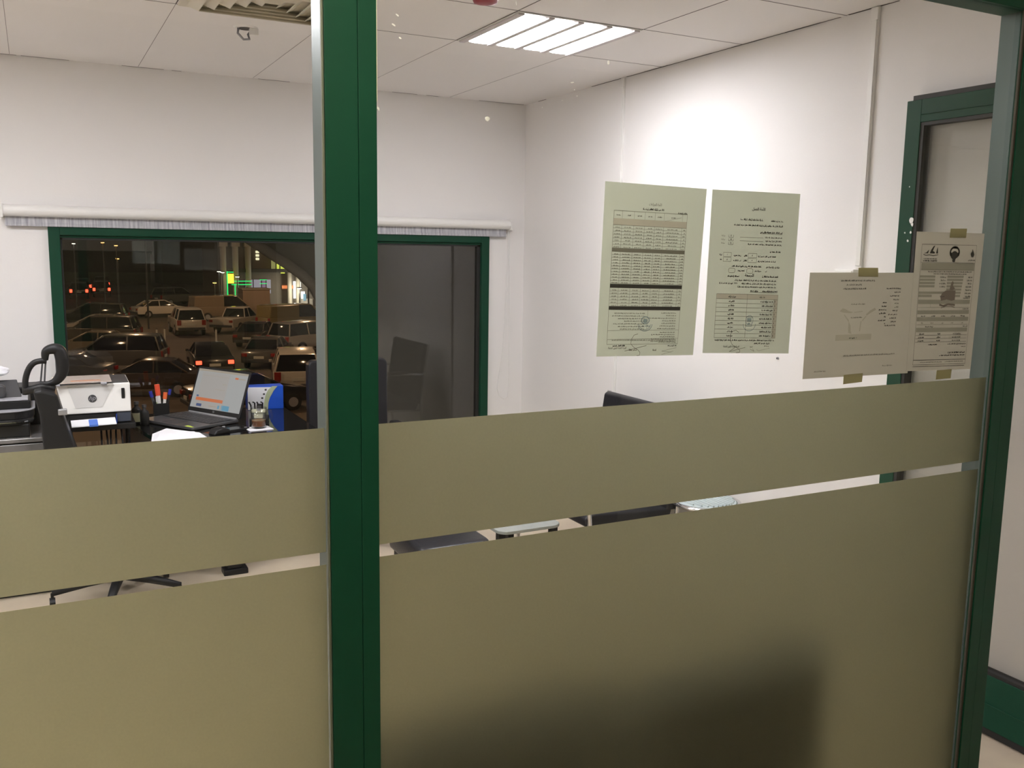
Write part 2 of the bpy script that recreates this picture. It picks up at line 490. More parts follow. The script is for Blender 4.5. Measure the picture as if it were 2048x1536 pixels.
# ---- cable trunking on the right wall
def trunk(y, z0, z1, w, label, extra=None):
    t = thing('cable_trunking', label, 'cable trunking', (XR, y, z0))
    MB().box((-.012, -w / 2, 0), (0, w / 2, z1 - z0)).build('channel', white_paint, t, bevel=.002)
    MB().box((-.016, -w / 2 + .003, .01), (-.012, w / 2 - .003, z1 - z0 - .04)).build('lid', white_paint, t, bevel=.0015)
    MB().box((-.018, -w / 2 - .002, z1 - z0 - .05), (-.001, w / 2 + .002, z1 - z0 - .003)).build('end_cap', white_paint, t, bevel=.002)
trunk(4.29, .05, ZC, .020, 'thin white cable trunking running down the right wall behind the leftmost notice')
trunk(2.60, 1.60, ZC, .030, 'wider white cable trunking on the right wall ending above the landscape sheet')
sb = thing('socket_box', 'small white wall box under the end of the wider cable trunking', 'electrical box', (XR, 2.655, 1.545))
MB().box((-.03, -.05, 0), (0, .05, .05)).build('box_body', white_paint, sb, bevel=.004)
MB().box((-.034, -.043, .006), (-.03, .043, .044)).build('cover_plate', white_paint, sb, bevel=.002)
for (y, z) in ((2.95, 1.30), (3.55, 2.16)):
    pass
wd = thing('wall_plug', 'tiny grey wall plug left in a screw hole right of the notices', 'wall plug', (XR, 3.02, 1.195))
MB().cyl((-.006, 0, 0), (0, 0, 0), .006, 10).build('plug_sleeve', mid_grey, wd)
MB().cyl((-.008, 0, 0), (-.006, 0, 0), .003, 8).build('plug_hole', rubber, wd)

# ---- ceiling fixtures
baffle_m = mat('baffle_white', (.62, .58, .60), .6)
def fixture(x, y, label):
    t = thing('ceiling_light', label, 'ceiling light', (x, y, ZC), 0, 'recessed four tube ceiling lights')
    f = MB()
    f.box((.005, .005, -.004), (.595, .595, -.0005))
    f.build('fixture_frame', white_paint, t, bevel=.001)
    for k in range(5):
        xx = .022 + k * .139
        MB().box((xx - .014, .012, -.011), (xx + .014, .588, -.004)).build('baffle', baffle_m, t, bevel=.002)
    for k in range(4):
        xa = .031 + k * .139
        MB().prism(rrect(xa + .006, .03, xa + .115, .57, .035), 'z', -.008, -.0042).build('light_tube', tube_m, t)
    return t
fixture(1.75, 3.35, 'bright recessed four tube ceiling light seen above the notices')
fixture(-.65, 3.35, 'added fill fixture, a recessed four tube ceiling light nearest the left end of the blind, out of frame')  # unseen fixture, added to brighten the back wall
fixture(-1.85, 3.35, 'added fill fixture, a recessed four tube ceiling light farthest left, out of frame')  # another unseen fixture, added for more even light on the walls
fixture(-.65, 1.85, 'bright recessed four tube ceiling light out at the left, mirrored on the green post')
g = thing('air_diffuser', 'off-white louvred square air diffuser in the ceiling left of the green post', 'air vent', (.85, 3.65, ZC))
dif_m = mat('offwhite_vent', (0.66, 0.62, 0.52), 0.5)
f = MB().box((-.295, -.295, -.008), (.295, .295, -.001)); f.build('vent_frame', dif_m, g, bevel=.003)
for k in range(5):
    r0 = .265 - k * .05; r1 = r0 - .038
    q = MB()
    o4 = [(-r0, -r0), (r0, -r0), (r0, r0), (-r0, r0)]; i4 = [(-r1, -r1), (r1, -r1), (r1, r1), (-r1, r1)]
    for j in range(4):
        a, b, c, e = o4[j], o4[(j + 1) % 4], i4[(j + 1) % 4], i4[j]
        q.add([(*a, -.010), (*b, -.010), (*c, -.034), (*e, -.034), (*a, -.006), (*b, -.006), (*c, -.030), (*e, -.030)],
              [(0, 1, 2, 3), (7, 6, 5, 4), (0, 4, 5, 1), (1, 5, 6, 2), (2, 6, 7, 3), (3, 7, 4, 0)])
    q.build('louvre', dif_m, g)
al = thing('fire_alarm', 'dark red alarm sounder on the ceiling at the top edge of the picture', 'fire alarm', (1.50, 3.13, ZC))
MB().lathe([(.055, -.02), (.055, 0)], 24).build('alarm_base', white_paint, al, bevel=.003)
MB().lathe([(.025, -.056), (.042, -.052), (.05, -.035), (.05, -.02)], 24).build('alarm_dome', alarm_red, al, smooth=True)
hk = thing('ceiling_outlet', 'broken white ceiling outlet with a loose wire hanging from it', 'ceiling outlet', (.867, 4.20, ZC))
MB().lathe([(.045, -.006), (.052, 0)], 20).build('outlet_plate', white_paint, hk)
MB().lathe([(.03, -.0075), (.03, -.006)], 16).build('outlet_hole', joint_dark, hk)
MB().tube([(-.03, 0, -.006), (-.035, -.01, -.03), (-.012, -.015, -.055), (.014, -.01, -.05), (.010, 0, -.03), (.025, .01, -.012)], .005, 8).build('loose_wire', mid_grey, hk, smooth=True)
MB().box((.012, -.03, -.035), (.05, -.01, -.006)).build('broken_clip', white_paint, hk, bevel=.003)

# ---- roller blind above the window
bl = thing('roller_blind', 'rolled up grey roller blind in a white tube above the window', 'window blind', (-.134, YB, 1.735))
L = 2.91
MB().tube([(0.012, -.045, .078), (L - .012, -.045, .078)], .030, 24).build('roller_tube', white_pl, bl, smooth=False)
strm = mat('blind_fabric', (0.42, 0.42, 0.45), 0.8)
nt = strm.node_tree
tc = nt.nodes.new('ShaderNodeTexCoord'); mp = nt.nodes.new('ShaderNodeMapping'); mp.inputs['Scale'].default_value = (90, 1, 6)
tx = nt.nodes.new('ShaderNodeTexNoise'); tx.inputs['Scale'].default_value = 1.0; tx.inputs['Detail'].default_value = 3
cr = nt.nodes.new('ShaderNodeValToRGB')
cr.color_ramp.elements[0].position = .35; cr.color_ramp.elements[0].color = (.30, .30, .33, 1)
cr.color_ramp.elements[1].position = .65; cr.color_ramp.elements[1].color = (.55, .55, .58, 1)
nt.links.new(tc.outputs['Object'], mp.inputs[0]); nt.links.new(mp.outputs[0], tx.inputs[0]); nt.links.new(tx.outputs[0], cr.inputs[0])
nt.links.new(cr.outputs[0], nt.nodes['Principled BSDF'].inputs['Base Color'])
MB().box((.018, -.030, .012), (L - .025, -.027, .062)).build('blind_fabric', strm, bl)
MB().box((.018, -.036, 0), (L - .025, -.022, .014)).build('bottom_bar', strm, bl, bevel=.002)
for x in (0, L - .012):
    MB().box((x, -.080, .040), (x + .012, 0, .112)).build('end_bracket', white_pl, bl, bevel=.004)
ch = [(L - .002, -.02, .085), (L - .01, -.012, -.35), (L - .03, -.012, -.75), (L - .062, -.012, -.95), (L - .066, -.012, -1.0), (L - .05, -.012, -1.05), (L - .015, -.012, -1.075), (L + .012, -.012, -1.06), (L + .02, -.012, -.9), (L + .015, -.012, -.4), (L + .004, -.02, .08)]
MB().tube(ch, .0022, 6).build('bead_chain', white_pl, bl, smooth=True)

# ================================================================== PAPERS ON THE PARTITION GLASS
class Sheet:
    """a printed page: page coordinates in mm from its top left corner, laid onto four corner points of the glass"""
    def __init__(s, w, h, tl, tr, bl_, br, y):
        s.w, s.h, s.c, s.y = w, h, (tl, tr, bl_, br), y
        s.layers = {}
    def P(s, x, y, dy=0.0):
        u, v = x / s.w, y / s.h
        tl, tr, b0, b1 = s.c
        px = (tl[0] * (1 - u) + tr[0] * u) * (1 - v) + (b0[0] * (1 - u) + b1[0] * u) * v
        pz = (tl[1] * (1 - u) + tr[1] * u) * (1 - v) + (b0[1] * (1 - u) + b1[1] * u) * v
        return (px, s.y + dy, pz)
    def quad(s, lay, pts):
        m = s.layers.setdefault(lay, MB())
        dy = {'grey': -.00035, 'dim': -.0003, 'wm': -.0004, 'blue': -.00045}.get(lay, -.0005)
        m.add([s.P(x, y, dy) for x, y in pts], [tuple(range(len(pts)))])
    def rect(s, lay, x0, y0, x1, y1):
        s.quad(lay, [(x0, y0), (x0, y1), (x1, y1), (x1, y0)])
    def line(s, lay, x0, y0, x1, y1, w=.35):
        dx, dy = x1 - x0, y1 - y0
        l = math.hypot(dx, dy) or 1
        nx, ny = -dy / l * w / 2, dx / l * w / 2
        s.quad(lay, [(x0 + nx, y0 + ny), (x0 - nx, y0 - ny), (x1 - nx, y1 - ny), (x1 + nx, y1 + ny)])
    def poly(s, lay, pts, w=.4):
        for a, b in zip(pts, pts[1:]):
            s.line(lay, *a, *b, w)
    def frame(s, lay, x0, y0, x1, y1, w=.35):
        s.poly(lay, [(x0, y0), (x1, y0), (x1, y1), (x0, y1), (x0, y0)], w)
    def scrawl(s, lay, xr, y, length, h=2.2, bold=1.0):
        """illegible right-to-left print: joined low strokes with stems, tails and dots"""
        x = xr
        end = xr - length
        while x - 2 > end:
            wl = min(rnd.uniform(3, 8) * h / 2.2, x - end)
            t = .24 * h * bold
            s.rect(lay, x - wl, y - t, x, y)
            k = x - .4
            while k > x - wl + .4:
                r = rnd.random()
                if r < .3: s.rect(lay, k - t * .9, y - h, k, y)
                elif r < .6: s.rect(lay, k - t * 1.6, y - h * .55, k, y)
                elif r < .75: s.rect(lay, k - t * 1.2, y, k, y + h * .35)
                if rnd.random() < .35: s.rect(lay, k - t, y - h * .95, k - .1, y - h * .72)
                k -= rnd.uniform(.55, 1.1) * h * .45
            x -= wl + rnd.uniform(.7, 1.3) * h / 2.2
    def text(s, lay, body, size, x, y, align='c', shear=0.0, maxw=None):
        vs, fs, w, h = text_geo(body, size, shear)
        if not vs:
            return
        k = 1.0 if not maxw or w <= maxw else maxw / w
        ox = x - w * k / 2 if align == 'c' else (x - w * k if align == 'r' else x)
        m = s.layers.setdefault(lay, MB())
        m.add([s.P(ox + v[0] * k, y - v[1], -.0005) for v in vs], fs)
    def build(s, name, label, mm, group=None):
        c0 = s.P(s.w / 2, s.h)
        t = thing(name, label, 'paper', c0, 0, group)
        off = (-c0[0], -c0[1], -c0[2])
        n = 8
        sh = MB()
        for dy in (0.0, .00025):
            sh.v += [s.P(s.w * i / n, s.h * j / n, dy) for j in range(n + 1) for i in range(n + 1)]
        N = (n + 1) * (n + 1)
        for j in range(n):
            for i in range(n):
                a = j * (n + 1) + i
                sh.f.append((a, a + n + 1, a + n + 2, a + 1)); sh.f.append((N + a, N + a + 1, N + a + n + 2, N + a + n + 1))
        bd = [i for i in range(n + 1)] + [(j + 1) * (n + 1) + n for j in range(n)] + [n * (n + 1) + n - 1 - i for i in range(n)] + [(n - 1 - j) * (n + 1) for j in range(n - 1)]
        for i in range(len(bd)):
            a, b = bd[i], bd[(i + 1) % len(bd)]
            sh.f.append((a, b, N + b, N + a))
        sh.mi = [0] * len(sh.f)
        sh.shift(off).build('sheet', mm, t)
        names = {'ink': ('printed_text', ink), 'soft': ('ruled_lines', ink_soft), 'grey': ('grey_bar', ink_grey), 'dim': ('shaded_box', ink_dim), 'blue': ('blue_stamp', ink_blue), 'wm': ('watermark', ink_wm), 'pen': ('signature', ink_soft), 'logo': ('sail_logo', ink), 'crest': ('crest_logo', ink), 'flame': ('flame_logo', ink)}
        for k, mb in s.layers.items():
            mb.shift(off).build(names[k][0], names[k][1], t)
        return t
def tape_piece(parent, pts, y):
    c = parent.location
    MB().prism([(p[0] - c[0], p[1] - c[2]) for p in pts], 'y', y - .0003 - c[1], y - c[1]).build('tape', tape_m, parent)

YP = YF - .0012
# notice one: dense penalty table
s = Sheet(210, 297, (.852, 1.766), (1.066, 1.7625), (.844, 1.4726), (1.0515, 1.467), YP)
s.text('ink', arabic('لائحة الجزاءات'), 6, 103, 36.5, maxw=26)
s.scrawl('ink', 122, 43, 44, 3.2)
s.scrawl('ink', 172, 46.5, 20, 2.6)
tx0, tx1 = 20, 172
cols = (20, 37, 61, 83, 104, 123, 162, 172)
s.frame('soft', tx0, 47, tx1, 276, .5)
for c in cols[1:-1]:
    s.line('soft', c, 47, c, 60); 
s.line('soft', 125, 61, 160, 53, .4)
for c0, c1 in zip(cols[:-2], cols[1:-1]):
    s.scrawl('ink', (c0 + c1) / 2 + 5, 55, 9, 1.9)
s.rect('dim', tx0, 60, tx1, 71)
rows = [71 + 5.6 * i for i in range(8)] + [116.5 + 4.9 * i for i in range(12)] + [178 + 5.3 * i for i in range(7)]
for y in rows:
    s.line('soft', tx0, y, tx1, y, .4)
for (ya, yb) in ((71, 110), (116.5, 171.5), (178, 209.8)):
    for c in cols[1:-1]:
        s.line('soft', c, ya, c, yb, .4)
    yy = ya + 4.4
    while yy < yb:
        for c0, c1 in zip(cols, cols[1:]):
            wd_ = (c1 - c0) * rnd.uniform(.5, .75)
            s.scrawl('soft', (c0 + c1) / 2 + wd_ / 2, yy, wd_, 1.7)
        yy += {71: 5.6, 116.5: 4.9, 178: 5.3}[ya]
s.rect('grey', tx0, 110, tx1, 116.5); s.rect('soft', tx0, 110.4, tx1, 116.1)
s.rect('ink', tx0, 171.5, tx1, 178); s.rect('ink', tx0, 210, tx1, 216)
for i in range(7):
    s.scrawl('soft', 164, 221.5 + i * 4.6, rnd.uniform(22, 62), 1.8)
    s.scrawl('soft', 96, 222.5 + i * 4.6, rnd.uniform(25, 70), 1.8)
s.line('soft', 102, 216, 102, 250, .4); s.line('soft', tx0, 252, tx1, 251)
for i in range(5):
    s.scrawl('soft', 164, 256 + i * 3.9, rnd.uniform(32, 56), 1.7)
s.line('soft', tx0, 271.5 - 4, tx1, 271 - 5, .4)
for i in range(2):
    s.scrawl('soft', 168, 269.5 + i * 4, 140 if i == 0 else 40, 1.7)
s.text('ink', arabic('الهيئة العامة للقوى العاملة'), 5, 42, 285, maxw=38)
s.scrawl('ink', 58, 279.5, 28, 2.6, 1.3)
s.scrawl('ink', 170, 280, 20, 2.2)
cc = (98, 237)
for r in (7.5, 8.2, 9):
    s.poly('blue', [(cc[0] + r * math.cos(a * PI / 12), cc[1] - 3 + r * .75 * math.sin(a * PI / 12)) for a in range(25)], .7)
s.quad('blue', [(cc[0] + 5 * math.cos(a * PI / 6), cc[1] - 2 + 4 * math.sin(a * PI / 6)) for a in range(12, 0, -1)])
s.poly('blue', [(cc[0] + 15 * math.cos(a * PI / 12), cc[1] + 4 + 12 * math.sin(a * PI / 12)) for a in range(0, 13)], 1.2)
s.poly('blue', [(cc[0] + 12 * math.cos(a * PI / 12), cc[1] + 4 + 9.5 * math.sin(a * PI / 12)) for a in range(0, 13)], .8)
s.scrawl('blue', cc[0] + 11, cc[1] + 8, 22, 3)
s.poly('pen', [(84, 258), (76, 260), (71, 267), (70, 275), (76, 281), (86, 286), (91, 291), (90, 296), (84, 296.5)], .7)
s.poly('pen', [(58, 288), (78, 284), (104, 278.5)], .7)
s.scrawl('pen', 84, 287, 20, 3)
s.poly('pen', [(170, 283), (138, 289), (160, 291)], .35); s.poly('pen', [(138, 295), (164, 289)], .35); s.scrawl('pen', 126, 288, 8, 3)
s.build('notice', 'grey-green notice packed with a small table and four dark bars, leftmost sheet on the glass', paper_m, 'notices with blue stamps')
# notice two: working rules with a plain table
s = Sheet(210, 297, (1.0787, 1.7623), (1.2890, 1.763), (1.073, 1.4699), (1.2826, 1.461), YP)
s.text('ink', arabic('لائحة العمل'), 7, 110, 35, maxw=34)
s.text('ink', arabic('لائحة العمل'), 7, 110.4, 35.2, maxw=34)
s.scrawl('ink', 172, 53, 5, 3); s.scrawl('ink', 165, 53, 25, 3); s.scrawl('ink', 122, 52, 56, 3.2)
s.scrawl('ink', 172, 62, 118, 3)
s.scrawl('ink', 172, 74, 54, 3, 1.3); s.line('ink', 118, 75.3, 172, 75.8, .5)
for i, n in enumerate(('8', '48', '36')):
    y = 83 + i * 6.6
    s.scrawl('ink', 172, y, 42 if i < 2 else 84, 2.6)
    if i < 2: s.line('soft', 70, y, 126, y, .5)
    s.text('ink', n, 4.6, 49, y - .6); s.poly('ink', [(43.5, y - 3.5), (43.5, y + .8), (54.5, y + .8), (54.5, y - 3.5)], .5)
    s.text('ink', arabic('ساعة'), 4.2, 31, y - .4)
s.scrawl('ink', 171, 109, 30, 3, 1.2)
for i, (n1, n2) in enumerate((('8', '1'), ('4', '8'))):
    y = 118 + i * 9
    s.frame('soft', 92, y - 6, 113, y + 1.4, .5); s.text('ink', n1, 4.2, 102, y - .8)
    s.frame('soft', 34, y - 6.6, 52, y + .8, .5); s.text('ink', n2, 4.2, 43, y - 1.2)
    s.scrawl('ink', 160, y, 44, 2.8); s.scrawl('ink', 90, y - .5, 9, 2.8, 1.3); s.scrawl('ink', 76, y - .5, 18, 2.6); s.scrawl('ink', 31, y - 1.5, 6, 2.6)
s.scrawl('ink', 171, 137.5, 34, 3, 1.2); s.scrawl('ink', 126, 137, 74, 3, 1.2)
s.scrawl('ink', 140, 145, 4, 2.6); s.scrawl('ink', 126, 145, 16, 2.8); s.scrawl('ink', 86, 145, 18, 2.8)
for x0 in (91, 48):
    s.poly('soft', [(x0 + 7.5 + 7.5 * math.copysign(abs(math.cos(a * PI / 12)) ** .5, math.cos(a * PI / 12)), 144 + 4.2 * math.copysign(abs(math.sin(a * PI / 12)) ** .5, math.sin(a * PI / 12))) for a in range(25)], .6)
s.scrawl('ink', 169, 155, 40, 3.2, 1.3); s.text('ink', arabic('الجمعة'), 8, 98, 156, maxw=30); s.text('ink', arabic('الجمعة'), 8, 98.4, 156.2, maxw=30); s.scrawl('ink', 74, 155.5, 27, 3, 1.3)
s.scrawl('ink', 165, 162.5, 104, 2.8); s.scrawl('ink', 165, 168.5, 146 - 60, 2.8)
s.text('ink', '100%', 3.8, 67, 168.3); s.scrawl('ink', 60, 168.5, 32, 2.8); s.scrawl('ink', 165, 174.5, 94, 2.8)
s.scrawl('ink', 170, 182, 40, 2.8, 1.3); s.scrawl('ink', 122, 182, 20, 2.8, 1.3); s.line('ink', 102, 183.2, 170, 183.5, .5)
y0 = 187
s.rect('dim', 24, y0, 172, y0 + 9)
s.rect('dim', 163, y0 + 9, 172, y0 + 81)
s.frame('soft', 24, y0, 172, y0 + 81, .5); s.line('soft', 97, y0, 97, y0 + 81, .5); s.line('soft', 163, y0 + 9, 163, y0 + 81, .5)
s.scrawl('ink', 140, y0 + 6, 16, 2.8); s.scrawl('ink', 70, y0 + 6, 18, 2.8)
for i in range(9):
    y = y0 + 9 + i * 8
    s.line('soft', 24, y, 172, y, .5)
    s.scrawl('ink', 161, y + 5.2, rnd.uniform(24, 36), 2.9, 1.15); s.scrawl('ink', 67, y + 5.4, 14, 2.9, 1.2)
    s.rect('ink', 165, y + 2 + rnd.random() * 2, 166.2, y + 5.5)
s.scrawl('ink', 170, 273, 3, 2.6); s.scrawl('ink', 164, 273.5, 138, 2.8); s.scrawl('ink', 160, 279, 42, 2.8)
s.text('ink', arabic('الهيئة العامة للقوى العاملة'), 5, 66, 287, maxw=38)
s.scrawl('pen', 158, 284, 12, 2); s.scrawl('pen', 118, 285.5, 8, 2)
s.frame('blue', 98, 229, 112, 246, 1.0); s.rect('blue', 100, 231, 110, 238); s.rect('blue', 102, 240, 108, 243)
cc = (106, 236)
s.poly('blue', [(cc[0] + 15 * math.cos(a * PI / 12), cc[1] + 6 + 13 * math.sin(a * PI / 12)) for a in range(0, 13)], 1.0)
s.poly('blue', [(cc[0] + 9 * math.cos(a * PI / 12), cc[1] - 1 + 9 * math.sin(a * PI / 12)) for a in range(25)], .8)
s.poly('pen', [(82, 258), (75, 254), (66, 256), (62, 263), (63, 273), (68, 281), (80, 287), (87, 291), (87, 295), (78, 296)], .7)
s.poly('pen', [(100, 286), (78, 290.5), (62, 294), (74, 287), (78, 284)], .6)
s.poly('pen', [(160, 287), (133, 292), (128, 290)], .35); s.poly('pen', [(118, 288), (122, 293), (112, 289)], .5)
s.build('notice', 'grey-green notice with a bold heading and a ruled lower table, second sheet from the left', paper_m, 'notices with blue stamps')
# landscape sheet
s = Sheet(297, 210, (1.3257, 1.6162), (1.6240, 1.6165), (1.3232, 1.409), (1.6215, 1.4065), YP)
s.scrawl('ink', 178, 17, 95, 2.8); s.scrawl('ink', 142, 25, 42, 2.8); s.scrawl('ink', 155, 33, 64, 2.8)
for i, (a, b) in enumerate(((255, 42), (255, 20), (252, 28), (252, 17), (252, 12), (252, 14), (250, 16), (250, 26), (248, 20), (248, 18), (247, 32))):
    s.scrawl('ink' if i < 4 or i > 5 else 'soft', a, 33 + i * 7.6, b, 2.5)
for i, b in enumerate((14, 14, 24, 20, 5, 22, 3)):
    s.scrawl('ink', 217, 62 + i * 7.2, b, 2.5, 1.3)
s.scrawl('soft', 155, 64, 42, 2.5); s.scrawl('soft', 150, 91, 34, 2.5)
for q_ in ([(86, 77), (94, 71), (103, 73), (112, 77), (124, 79), (118, 81), (98, 80)], [(126, 79), (150, 77), (150, 78.5), (126, 80.5)], [(160, 84), (170, 77), (184, 71), (188, 75), (176, 80), (162, 87)],
           [(150, 96), (160, 87), (162, 88), (152, 98)], [(98, 84), (101, 84), (114, 96), (113, 99)], [(113, 97), (119, 106), (121, 118), (124, 123), (114, 121), (113, 112)], [(146, 98), (149, 97), (147, 118), (144, 118)]):
    s.quad('dim', q_[::-1])
s.rect('dim', 80, 124, 180, 136); s.text('ink', arabic('لا'), 4, 138, 132.5); s.scrawl('ink', 134, 132.5, 18, 3, 1.2)
s.scrawl('soft', 252, 168, 148, 2.6); s.scrawl('soft', 248, 192, 30, 2.4); s.scrawl('soft', 60, 197, 32, 2.4)
t = s.build('information_sheet', 'landscape white office sheet taped to the glass beside the two notices', paper2_m)
tape_piece(t, [(1.456, 1.609), (1.512, 1.608), (1.510, 1.626), (1.455, 1.626)], YP - .0006)
tape_piece(t, [(1.434, 1.393), (1.487, 1.395), (1.488, 1.413), (1.434, 1.412)], YP - .0006)
# portrait permit sheet
YP2 = YP - .0012
s = Sheet(210, 297, (1.615, 1.7006), (1.8285, 1.701), (1.616, 1.411), (1.8215, 1.406), YP2)
s.frame('ink', 18, 26, 188, 284, .6)
s.line('ink', 18, 64, 188, 64, .5)
s.rect('grey', 21, 65, 187, 80); s.rect('soft', 21, 79.3, 187, 80.2)
# sail logo, crest, flame
s.quad('logo', [(25, 45), (33, 43), (40, 37), (38, 45)]); s.quad('logo', [(43, 45), (47, 37), (53, 30), (58, 28), (54, 35), (52, 40), (58, 42), (58, 45)]); s.quad('logo', [(62, 45), (64, 36), (66, 31), (68, 45)])
s.poly('logo', [(24, 47), (32, 49.5), (42, 48), (54, 50), (69, 47.5)], 1.3)
s.scrawl('ink', 66, 57, 40, 2.2); s.scrawl('ink', 67, 61.5, 42, 2.8, 1.7)
cx, cy = 120, 42
s.poly('crest', [(cx + 14 * math.cos(a * PI / 14), cy + 11.5 * math.sin(a * PI / 14)) for a in range(-17, 4)], 4.2)
s.quad('crest', [(cx - 15, cy - 1), (cx - 13, cy + 7), (cx - 10, cy + 11), (cx - 5, cy + 15), (cx - 6, cy + 19), (cx - 1, cy + 21), (cx + 3, cy + 20), (cx + 4, cy + 14), (cx + 10, cy + 10), (cx + 13, cy + 7), (cx + 15, cy - 1), (cx + 9, cy + 1), (cx + 5, cy - 2), (cx, cy - 3), (cx - 5, cy - 2), (cx - 9, cy + 1)])
s.quad('crest', [(cx + 12 * math.cos(a * PI / 14), cy - 2 + 10 * math.sin(a * PI / 14)) for a in range(-3, -12, -1)])
s.poly('grey', [(cx - 5, cy + 7), (cx - 2, cy + 12), (cx - 2, cy + 17)], 1.0); s.poly('grey', [(cx + 4, cy + 7), (cx + 2, cy + 12)], .8)
s.quad('flame', [(173, 50), (171, 44), (175, 40), (176, 34), (180, 40), (183, 46), (181, 51), (177, 52)])
s.scrawl('ink', 187, 59, 22, 2.6, 1.2)
s.scrawl('ink', 180, 84.2, 140, 2.4); s.scrawl('ink', 164, 89, 104, 2.4)
for i in range(7):
    y = 91.5 + i * 6.9
    if i < 4 or i == 6:
        s.rect('grey', 19, y, 66 - (6 if i == 6 else 0), y + 4.8); s.scrawl('ink', 100, y + 4.4, rnd.uniform(12, 26), 2.7)
    if i == 5: s.rect('grey', 19, y, 105, y + 4.8)
    s.rect('grey', 104, y, 156 - i, y + 4.8); s.scrawl('ink', 184, y + 4.4, rnd.uniform(12, 24), 2.7, 1.1)
s.scrawl('ink', 182, 141, 24, 2.8)
s.rect('grey', 20, 143.5, 184, 152.5); s.line('soft', 20, 160, 184, 160, .5); s.line('soft', 58, 152.5, 58, 160, .4)
WY = -29
s.quad('wm', [(x, y + WY) for x, y in [(118, 136), (122, 132), (126, 136), (124, 142), (132, 149), (124, 152), (114, 151), (116, 144)]][::-1])
s.quad('wm', [(x, y + WY) for x, y in [(92, 158), (102, 153), (118, 152), (134, 153), (134, 173), (124, 175), (108, 172), (90, 175), (87, 166)]][::-1])
s.poly('wm', [(86, 183 + WY), (98, 186 + WY), (114, 182 + WY), (136, 184 + WY)], 4); s.poly('wm', [(92, 190 + WY), (108, 186.5 + WY), (124, 186.5 + WY), (136, 189 + WY)], 1.6)
s.scrawl('ink', 182, 164, 20, 2.6)
s.rect('grey', 20, 166, 184, 174.5); s.rect('grey', 20, 181, 184, 189.5)
for i in range(5):
    s.scrawl('ink', 172 - i * 32, 179.5, 14, 2.6, 1.2); s.scrawl('soft', 168 - i * 32, 194.5, 9, 2.4)
s.line('soft', 20, 197, 184, 197, .6); s.scrawl('ink', 184, 202, 18, 2.6); s.scrawl('ink', 72, 202.5, 26, 2.6)
s.rect('grey', 20, 204, 184, 213)
for i in range(3):
    y = 213 + i * 7.4
    s.line('ink', 20, y + 7, 184, y + 7, .5); s.scrawl('ink', 164, y + 5.2, 28, 2.4); s.scrawl('ink', 98, y + 5.2, 11, 2.6, 1.3); s.scrawl('ink', 46, y + 5.2, 18, 2.6, 1.3)
s.scrawl('ink', 184, 240.5, 60, 2.4); s.scrawl('ink', 90, 241.5, 28, 2.6, 1.3); s.scrawl('ink', 184, 246.5, 16, 2.2)
s.scrawl('ink', 184, 259.5, 58, 2.8, 1.3); s.scrawl('ink', 184, 265.5, 84, 2.8, 1.2)
s.line('ink', 18, 274, 188, 274, .9); s.line('ink', 18, 288, 186, 288, .9); s.scrawl('soft', 180, 279, 60, 2); s.scrawl('soft', 110, 279.5, 70, 2)
t = s.build('permit_sheet', 'portrait printed permit with a black crest, taped at the right end of the glass', paper2_m)
tape_piece(t, [(1.716, 1.690), (1.768, 1.691), (1.769, 1.710), (1.717, 1.709)], YP2 - .0006)
tape_piece(t, [(1.709, 1.3885), (1.757, 1.389), (1.758, 1.409), (1.710, 1.408)], YP2 - .0006)

# ================================================================== OFFICE FURNITURE
ZD = .74
# pedestal desk under the window
dk = thing('desk', 'desk with a glossy black glass top and brown panels in front of the window', 'desk', (.80, 4.85, 0))
blk_glass = mat('black_glass_top', (.006, .006, .007), .04)
edge = [(-.445, .40), (.435, .40), (.435, -.40), (-.31, -.40)]
MB().prism(edge, 'z', ZD - .022, ZD).build('desktop', blk_glass, dk, bevel=.002)
MB().prism([(-.43, .385), (-.41, .385), (-.275, -.385), (-.295, -.385)], 'z', .53, ZD - .022).build('side_panel', wood, dk)
MB().box((-.38, .365, .30), (.42, .385, ZD - .022)).build('modesty_panel', wood, dk)
for y in (-.23, .33):
    MB().add([(-.01, y - .03, .03), (.06, y - .03, .03), (.06, y + .03, .03), (-.01, y + .03, .03), (.01, y - .03, ZD - .022), (.08, y - .03, ZD - .022), (.08, y + .03, ZD - .022), (.01, y + .03, ZD - .022)],
             [(3, 2, 1, 0), (4, 5, 6, 7), (0, 1, 5, 4), (1, 2, 6, 5), (2, 3, 7, 6), (3, 0, 4, 7)]).box((-.03, y - .04, 0), (.09, y + .04, .03)).build('leg', black_pl, dk, bevel=.004)

# printer stand and white printer
ang = -.02
st = thing('printer_stand', 'tall black metal stand carrying the white printer beside the desk', 'stand', (.228, 4.87, ZD), ang)
MB().box((-.185, -.17, .046), (.175, .17, .058)).box((-.185, -.172, .030), (.175, -.166, .058)).build('shelf', black_pl, st, bevel=.003)
for x in (-.172, .148):
    for y in (-.07, .16):
        MB().cyl((x, y, -ZD), (x, y, .046), .006, 8).build('leg', black_pl, st)
pr = thing('printer', 'white and black desktop printer with a round dark badge beside the window', 'printer', (.228, 4.87, ZD + .058), ang)
PX, PY = .158, .15
b = MB().prism([(-PY + .010, 0), (PY, 0), (PY, .058), (-PY + .010, .058)], 'x', -PX, PX)
b.build('base', dark_grey, pr, bevel=.004)
b = MB().box((-.115, -PY - .006, .008), (.085, -PY + .012, .050)); b.build('tray_opening', black_pl, pr)
b = MB().box((.093, -PY - .004, .006), (PX - .004, -PY + .012, .052)); b.build('base_front_panel', mat('navy_grey_plastic', (.05, .06, .085), .5), pr, bevel=.002)
b = MB().prism([(-PY - .012, .056), (PY, .056), (PY, .195), (-PY + .012, .192)], 'x', -PX, PX)
b.build('housing', white_pl, pr, bevel=.006)
